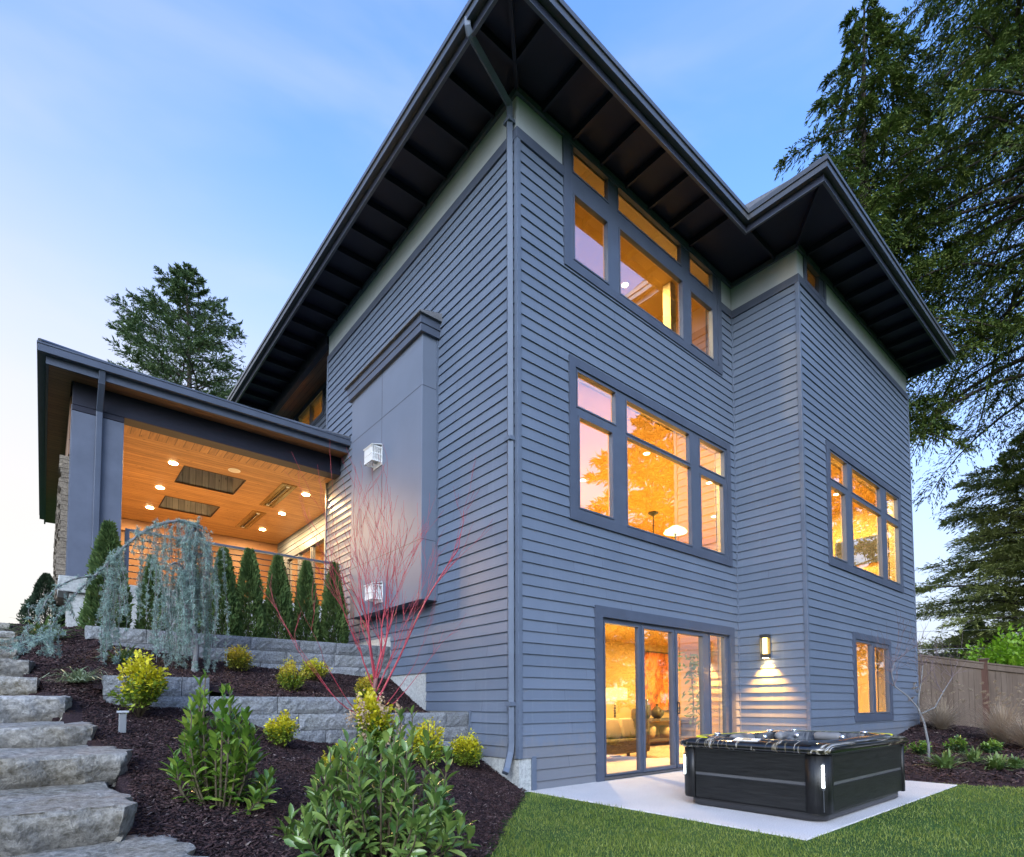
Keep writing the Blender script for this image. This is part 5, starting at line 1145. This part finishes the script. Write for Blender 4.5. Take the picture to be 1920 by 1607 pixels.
# ------------------------------------------------------------------ big trees
def conifer(name, label, base, h, width, seed, mat, z0=.12, nb=130, droop=.5, cat='tree', leaf=.20, dens=1.0, group=None, shape=(.95, 1, .62, .06), zr=(0, .3, .7, 1), trunk_r=None, upturn=0.0, fine=18, hang=.75):
    """trunk, whorled limbs and sprays of short shoots hanging from every limb"""
    r = np.random.default_rng(seed); t = thing(name, label, cat, base, group); base = np.array(base, float); b = MB(); tr = trunk_r or h*.016
    wob = lambda z: np.array([math.sin(z*.21+seed)*.012*h*(z/h), math.cos(z*.17+seed)*.012*h*(z/h), 0])
    b.tube([tuple(base+np.array([0, 0, h*k/12])+wob(h*k/12)) for k in range(13)], [tr*(1-.93*k/12) for k in range(13)], 9, False)
    P, D = [], []
    for i in range(nb):
        u = ((i+r.uniform(0, 1))/nb); zz = z0+(1-z0)*u**.85; L = np.interp(zz, [z0+(1-z0)*q for q in zr], shape)*width*.5*r.uniform(.55, 1.18); a = i*2.399+r.uniform(-.5, .5)
        o = base+np.array([0, 0, zz*h])+wob(zz*h); out = np.array([math.cos(a), math.sin(a), 0]); sd = np.array([-math.sin(a), math.cos(a), 0]); up0 = r.uniform(.05, .35)+upturn
        n = 9; s = np.linspace(0, 1, n)[:, None]
        c = o+out*L*s+np.array([0, 0, 1.0])*(L*(up0*s-droop*s*s*r.uniform(.7, 1.25)))+sd*L*.10*np.sin(s*3+r.uniform(0, 6))
        b.tube([tuple(p) for p in c], [max(.012, L*.014)*(1-.85*k/(n-1)) for k in range(n)], 4, False)
        m = int(dens*(12+L*17)*.62); q = r.uniform(.06, 1, m)**.75; ii = np.minimum((q*(n-1)).astype(int), n-2); f = (q*(n-1)-ii)[:, None]; p0 = c[ii]*(1-f)+c[ii+1]*f
        sgn = np.where(r.random(m) < .5, -1, 1); tl = L*np.interp(q, [0, .4, 1], [.20, .34, .10])*r.uniform(.4, 1.2, m)+.12
        dr = unit(out*r.uniform(.3, .9, (m, 1))+sd*sgn[:, None]*r.uniform(.3, 1, (m, 1))+np.array([0, 0, 1.0])*r.normal(.05+upturn*.6, .22, (m, 1)))
        for k in range(fine):
            g = (k+r.uniform(0, 1, m))/fine; pp = p0+dr*(tl*g)[:, None]-np.array([0, 0, 1.0])*(droop*hang*tl*g*g)[:, None]+r.normal(0, .06, (m, 3))*leaf*2.0
            P.append(pp); D.append(dr-np.array([0, 0, 1.0])*(droop*1.5*hang*g)[:, None]+r.normal(0, .35, (m, 3)))
    b.build('trunk', M['bark'], t, True); P, D = np.concatenate(P), np.concatenate(D); n = len(P); L = leaf*r.uniform(.6, 1.4, n)
    V, Fq = scatter(*RHOMB, P, D, np.array([0, 0, 1.0])+r.normal(0, .6, (n, 3)), np.stack([L*.27, L, L*.6], -1)); arr_mesh('crown', V, Fq, mat, t)
    return t
conifer('hemlock_tree', 'tall dark evergreen rising behind the bay roof, its tip in the sky', (22.3, 2.6, 0), 31.8, 8.0, 3, M['conifer'], .36, 160, .55, leaf=.18, dens=1.05, hang=1.3, shape=(.9, 1, .8, .12), zr=(0, .3, .72, 1), upturn=.22)
conifer('hemlock_tree', 'huge dark evergreen at the right edge with long drooping boughs', (27.0, -3.1, 0), 38, 16.5, 8, M['conifer'], .37, 200, .62, leaf=.18, dens=1.1, hang=1.1, shape=(.95, 1, .8, .1), zr=(0, .35, .75, 1))
conifer('fir_tree', 'lone fir with ragged open limbs standing behind the porch roof', (1.6, 33.0, 1.5), 26.3, 12.5, 5, M['fir'], .42, 140, .18, leaf=.18, dens=1.0, shape=(1, .85, .5, .05), zr=(0, .3, .7, 1), upturn=.38)
conifer('fir_tree', 'pale fir just showing left of the long roof eave', (6.0, 36.0, 1.5), 22.5, 7, 6, M['fir'], .35, 90, .2, leaf=.18, dens=.8, upturn=.3)
conifer('fir_tree', 'broad olive fir beyond the fence at the right edge', (36.5, -1.2, 0), 17.2, 14.5, 7, M['firgold'], .06, 240, .34, leaf=.20, dens=.9, shape=(1, .95, .6, .05), upturn=.15)
conifer('fir_tree', 'dark low fir beyond the fence, left of the broad olive one', (38, 2.4, 0), 6.0, 6, 14, M['fir'], .05, 80, .3, leaf=.2, dens=1.0, upturn=.1)
conifer('fir_tree', 'dark fir filling the gap behind the broad olive one', (48, -6.5, 0), 11, 10, 15, M['conifer'], .05, 110, .3, leaf=.22, dens=1.0, upturn=.1)
t = mound('bright_shrub', 'bright lime green shrub showing above the fence top at the right edge', (19.0, -1.9, .3), 3.2, 2.9, 5200, .22, (M['bright'], M['bright']), 3)
bs = thing('bare_shrub', 'pale leafless shrub hazy behind the fence beside the house', 'shrub', (16.2, .9, .5)); bm = MB(); rm = random.Random(9)
for k in range(9): grow(Vector((16.2+rm.gauss(0, .2), .9+rm.gauss(0, .2), .5)), Vector((rm.gauss(0, .35), rm.gauss(0, .35), 1)).normalized(), 1.5, .018, 2, bm)
bm.build('twigs', paint('pale_twig', (.34, .31, .31), .8), bs, True)
for i, (x, y, h, l) in enumerate([(-7.9, 20.5, .95, 'tiny cone of hedge on the far horizon, left one'), (-7.2, 20, 1.15, 'tiny cone of hedge on the far horizon, right one')]):
    t = thing('hedge_plant', l, 'shrub', (x, y, 2.6)); V, Fq = arborvitae(60+i, h, 1.0, 1500); arr_mesh('foliage', V*np.array([1, 1, 1])+np.array([x, y, 2.5]), Fq, M['lime'] if 0 else M['arb'], t); MB().tube([(x, y, 2.3), (x, y, 3.0)], [.03, .01], 5).build('trunk', M['bark'], t)
# trees across the garden behind the camera, seen as reflections in the panes
conifer('fir_tree', 'tall conifer across the garden, reflected in the middle floor window', (23, -14.5, 0), 19, 13, 23, M['conifer'], .08, 70, .3, leaf=.5, dens=.9, upturn=.2, fine=7)
for i, (x, y, h, w) in enumerate([(27, -36, 10, 9), (37, -38, 9, 9), (47, -37, 11, 10), (58, -39, 10, 10), (70, -40, 12, 11)]):
    conifer('fir_tree', 'low conifer of the tree line across the garden, mirrored in the glass doors', (x, y, 0), h, w, 30+i, M['conifer'], .04, 45, .3, leaf=.5, dens=.8, fine=7, group='tree line across the garden', upturn=.2)
conifer('fir_tree', 'tall conifer across the garden, mirrored in the bay window', (36, -11, 0), 24, 13, 51, M['conifer'], .05, 90, .3, leaf=.5, dens=.9, upturn=.2, fine=7)
# power lines
for i, (z, l) in enumerate([(7.3, 'highest overhead wire against the olive fir'), (4.85, 'second overhead wire above the fence'), (3.9, 'third overhead wire above the fence'), (2.75, 'lowest overhead wire just above the fence')]):
    b = MB(); n = 24
    b.tube([(27+14*(k/n)*0+(-3+6*0)+ (k/n)*22, 14-34*(k/n), z+.25-.9*(k/n)*(1-k/n)) for k in range(n+1)], .012, 4); tag(b.build('overhead_wire', paint('wire_%d' % i, (.50, .52, .55), .5)), l, 'wire', 'overhead wires beyond the fence')
# ------------------------------------------------------------------ what stands in the lit rooms
def can_light(x, y, z, label, power=25):
    t = thing('recessed_light', label, 'ceiling light', (x, y, z), 'round lights in the room ceilings')
    MB().lathe((x, y, z-.006), [(.085, 0), (.085, .005)], 18).build('trim_ring', M['white'], t); MB().lathe((x, y, z-.009), [(.06, 0), (.06, .0025)], 18).build('lens', M['bulb2'], t)
    lamp((x, y, z-.012), power*1.5, (1, .70, .28), area=.14)
can_light(4.66, 1.39, 6.26, 'round ceiling light seen through the centre of the middle window', 72)
can_light(4.67, 3.17, 6.26, 'round ceiling light seen through the left pane of the middle window', 72)
can_light(7.05, 1.40, 6.26, 'round ceiling light seen through the right pane of the middle window', 81)
can_light(9.3, 2.6, 6.26, 'round ceiling light deep in the middle floor room', 81)
can_light(10.13, -.19, 6.26, 'round ceiling light seen through the upper left pane of the bay window', 57)
can_light(3.85, 1.25, 9.36, 'round ceiling light in the top floor room behind the large pane', 43)
can_light(7.2, 2.6, 9.36, 'second round ceiling light deeper in the top floor room', 39)
lamp((2.6, 9.5, 5.5), 110, (1, .58, .22), r=.3); lamp((2.6, 9.5, 8.8), 140, (1, .64, .14), r=.3)
can_light(3.2, 1.6, 2.72, 'round ceiling light in the ground floor room, left of the sofa', 46)
can_light(7.4, 1.8, 2.72, 'round ceiling light in the ground floor room, over the console side', 61)
can_light(9.8, -.2, 2.72, 'round ceiling light behind the small ground floor window', 39)
def simple(name, label, cat, boxes, mat, bevel=.01):
    b = MB()
    for p, q in boxes: b.box(p, q)
    return tag(b.build(name, mat, None, bevel=bevel), label, cat)
M['sofa'] = paint('sofa_fabric', (.16, .12, .06), .9, .15, 20, .3); M['console'] = paint('console_wood', (.12, .09, .06), .5)
simple('ceiling_beam', 'pale beam across the top floor ceiling behind the window', 'beam', [((.3, 2.3, 9.12), (11.5, 2.5, 9.358))], M['inpost'])
simple('pillar', 'pale pillar inside the top floor room behind the large pane', 'pillar', [((4.45, .62, 6.62), (4.63, .80, 9.36))], M['inpost'])
# ground floor room
def drum_lamp(name, label, x, y, z0, zs, r0, h, glow, beads=True):
    t = thing(name, label, 'lamp', (x, y, z0)); b = MB(); b.lathe((x, y, z0), [(.12, 0), (.12, .02), (.02, .03)], 16); n = int((zs-z0-.06)/.055)
    for k in range(n): b.lathe((x, y, z0+.04+k*.055), [(.012, 0), (.03, .02), (.012, .052)], 10)
    b.build('stem', M['console'], t, True); b = MB()
    for rr, z in ((r0, 0), (r0*.97, h)): b.v += [(x+rr*math.cos(2*math.pi*j/28), y+rr*math.sin(2*math.pi*j/28), zs+z) for j in range(28)]
    for j in range(28): b.f.append((j, (j+1) % 28, 28+(j+1) % 28, 28+j)); b.mi.append(0)
    b.build('lamp_shade', emit_mat('shade_glow', (1, .62, .18), glow), t, True)
drum_lamp('table_lamp', 'tall lamp with drum shade and beaded stem behind the glass door', 4.36, 2.05, .04, 1.20, .26, .25, 1.1); lamp((4.36, 2.05, 1.34), 40, (1, .64, .22), r=.08)
t = thing('sofa', 'dark olive sofa with cushions behind the glass door', 'sofa', (3.9, 1.8, .04))
b = MB(); b.box((2.7, 1.45, .16), (4.55, 1.95, .44)); b.build('seat', M['sofa'], t, bevel=.04); b = MB(); b.box((2.7, 1.80, .442), (4.55, 2.02, .80)); b.build('back', M['sofa'], t, bevel=.05); b = MB(); b.box((4.552, 1.45, .16), (4.74, 2.02, .60)); b.build('arm', M['sofa'], t, bevel=.04)
for x in (2.8, 4.65):
    for y in (1.52, 1.95): MB().box((x-.025, y-.025, .04), (x+.025, y+.025, .159)).build('leg', M['console'], t)
for i, (x, l) in enumerate(((3.85, 'tan cushion leaning on the sofa back, left one'), (4.3, 'tan cushion leaning on the sofa back by the arm'))):
    b = MB(); q = Vector((x, 1.70, .64)); b.bar(q+Vector((-.2, 0, 0)), q+Vector((.2, 0, 0)), .12, .40, (0, .25, 1)); tag(b.build('cushion', paint('cushion_%d' % i, (.50, .34, .18), .9), None, True, bevel=.05), l, 'cushion')
t = thing('console_table', 'long dark console table against the back wall behind the glass door', 'table', (8.0, 3.4, .04))
b = MB(); b.box((6.95, 3.15, .68), (9.15, 3.62, .74)); b.build('tabletop', M['console'], t, bevel=.006); b = MB(); b.box((7.0, 3.18, .16), (9.1, 3.61, .22)); b.build('shelf', M['console'], t)
for x in (6.97, 9.07): MB().box((x, 3.16, .04), (x+.06, 3.61, .678)).build('leg', M['console'], t)
def vase(x, y, z, prof, mat, label, name='vase', cat='vase'):
    return tag(MB().lathe((x, y, z), prof, 20).build(name, mat, None, True), label, cat)
M['vase'] = paint('vase_glaze', (.10, .085, .05), .2, .2, 5)
vase(7.62, 3.35, .741, [(.08, 0), (.17, .10), (.18, .17), (.10, .27), (.035, .31), (.035, .36), (.05, .38)], M['vase'], 'round dark vase with a thin neck on the console table')
vase(7.15, 3.35, .741, [(.07, 0), (.14, .14), (.11, .34), (.06, .42), (.09, .50)], M['vase'], 'taller dark vase on the console table beside the round one')
for x, l in ((7.35, 'woven basket on the console shelf, left one'), (8.05, 'woven basket on the console shelf, right one')):
    vase(x, 3.4, .221, [(.13, 0), (.17, .18), (.16, .32)], paint('basket_weave', (.45, .32, .16), .9, .3, 30, .6), l, 'basket', 'basket')
t = thing('wall_picture', 'orange abstract picture above the console table', 'picture', (8.2, 3.69, 1.6))
def art():
    m = NT('picture_paint', .6, .3); v = m.coord((2, 2, 1.2)); m.col(m.ramp(m.noise(v, 1.8, 4, .6, 1.5), [(.32, (.12, .07, .05)), (.45, (.62, .16, .04)), (.58, (.78, .34, .08)), (.7, (.45, .30, .16))])); return m.m
MB().box((7.4, 3.675, .95), (8.9, 3.695, 2.5)).build('canvas', art(), t); b = MB(); frame_mesh(b, mF(3.67), (7.36, 8.94, .91, 2.54), [(7.4, 8.9, .95, 2.5)], -.028, .01); b.build('frame', M['console'], t)
t = thing('bamboo_stand_in', 'thin bamboo with narrow leaves standing in for a flat pattern behind the third door panel', 'plant', (5.9, 1.2, .04)); b = MB(); rb = np.random.default_rng(2)  # potted bamboo stands in for a flat bamboo pattern behind the door
for x, y in ((5.82, 1.15), (5.95, 1.25), (6.0, 1.1)): b.tube([(x, y, .04), (x+.03, y, 1.2), (x+.01, y+.05, 2.2)], [.012, .010, .005], 6)
b.build('stem', M['stem'], t); n = 130; P = np.stack([rb.normal(5.9, .14, n), rb.normal(1.15, .12, n), rb.uniform(.7, 2.2, n)], -1); arr_mesh('leaves', *scatter(*LEAF, P, np.stack([rb.normal(0, 1, n), rb.normal(0, 1, n), rb.normal(-.3, .4, n)], -1), rb.normal(size=(n, 3)), np.full(n, .16)), M['laurel'], t)
MB().lathe((5.9, 1.2, .04), [(.14, 0), (.18, .3), (.17, .32)], 16).build('pot', M['vase'], t)
# middle floor
t = thing('standing_lamp', 'thin standing uplighter inside the middle floor window', 'lamp', (4.87, 1.4, 3.02)); b = MB(); b.lathe((4.87, 1.4, 3.02), [(.13, 0), (.13, .02), (.012, .03), (.012, 1.98)], 12); b.build('pole', M['plastic'], t); MB().lathe((4.87, 1.4, 5.0), [(.02, 0), (.10, .05), (.11, .07)], 16).build('lamp_shade', M['plastic'], t)
t = thing('bowl_lamp', 'lamp with shallow glowing bowl shade inside the middle floor window', 'lamp', (5.35, 1.2, 3.02)); b = MB(); b.lathe((5.35, 1.2, 3.02), [(.10, 0), (.10, .02), (.015, .03)], 12)
for k in range(27): b.lathe((5.35, 1.2, 3.07+k*.06), [(.010, 0), (.032, .03), (.010, .058)], 10)
b.build('stem', M['console'], t); MB().lathe((5.35, 1.2, 4.70), [(.24, 0), (.21, .05), (.06, .14)], 20).build('lamp_shade', emit_mat('bowl_glow', (1, .80, .30), 2.5), t, True)
t = thing('television', 'black wall television inside the bay window', 'television', (11.58, -.1, 5)); MB().box((11.53, -.62, 4.75), (11.585, .35, 5.40)).build('screen', M['plastic'], t, bevel=.01); b = MB(); frame_mesh(b, lambda a, z, o: (11.53-o, a, z), (-.64, .37, 4.73, 5.42), [(-.60, .33, 4.77, 5.38)], -.02, .006); b.build('bezel', M['frame'], t)
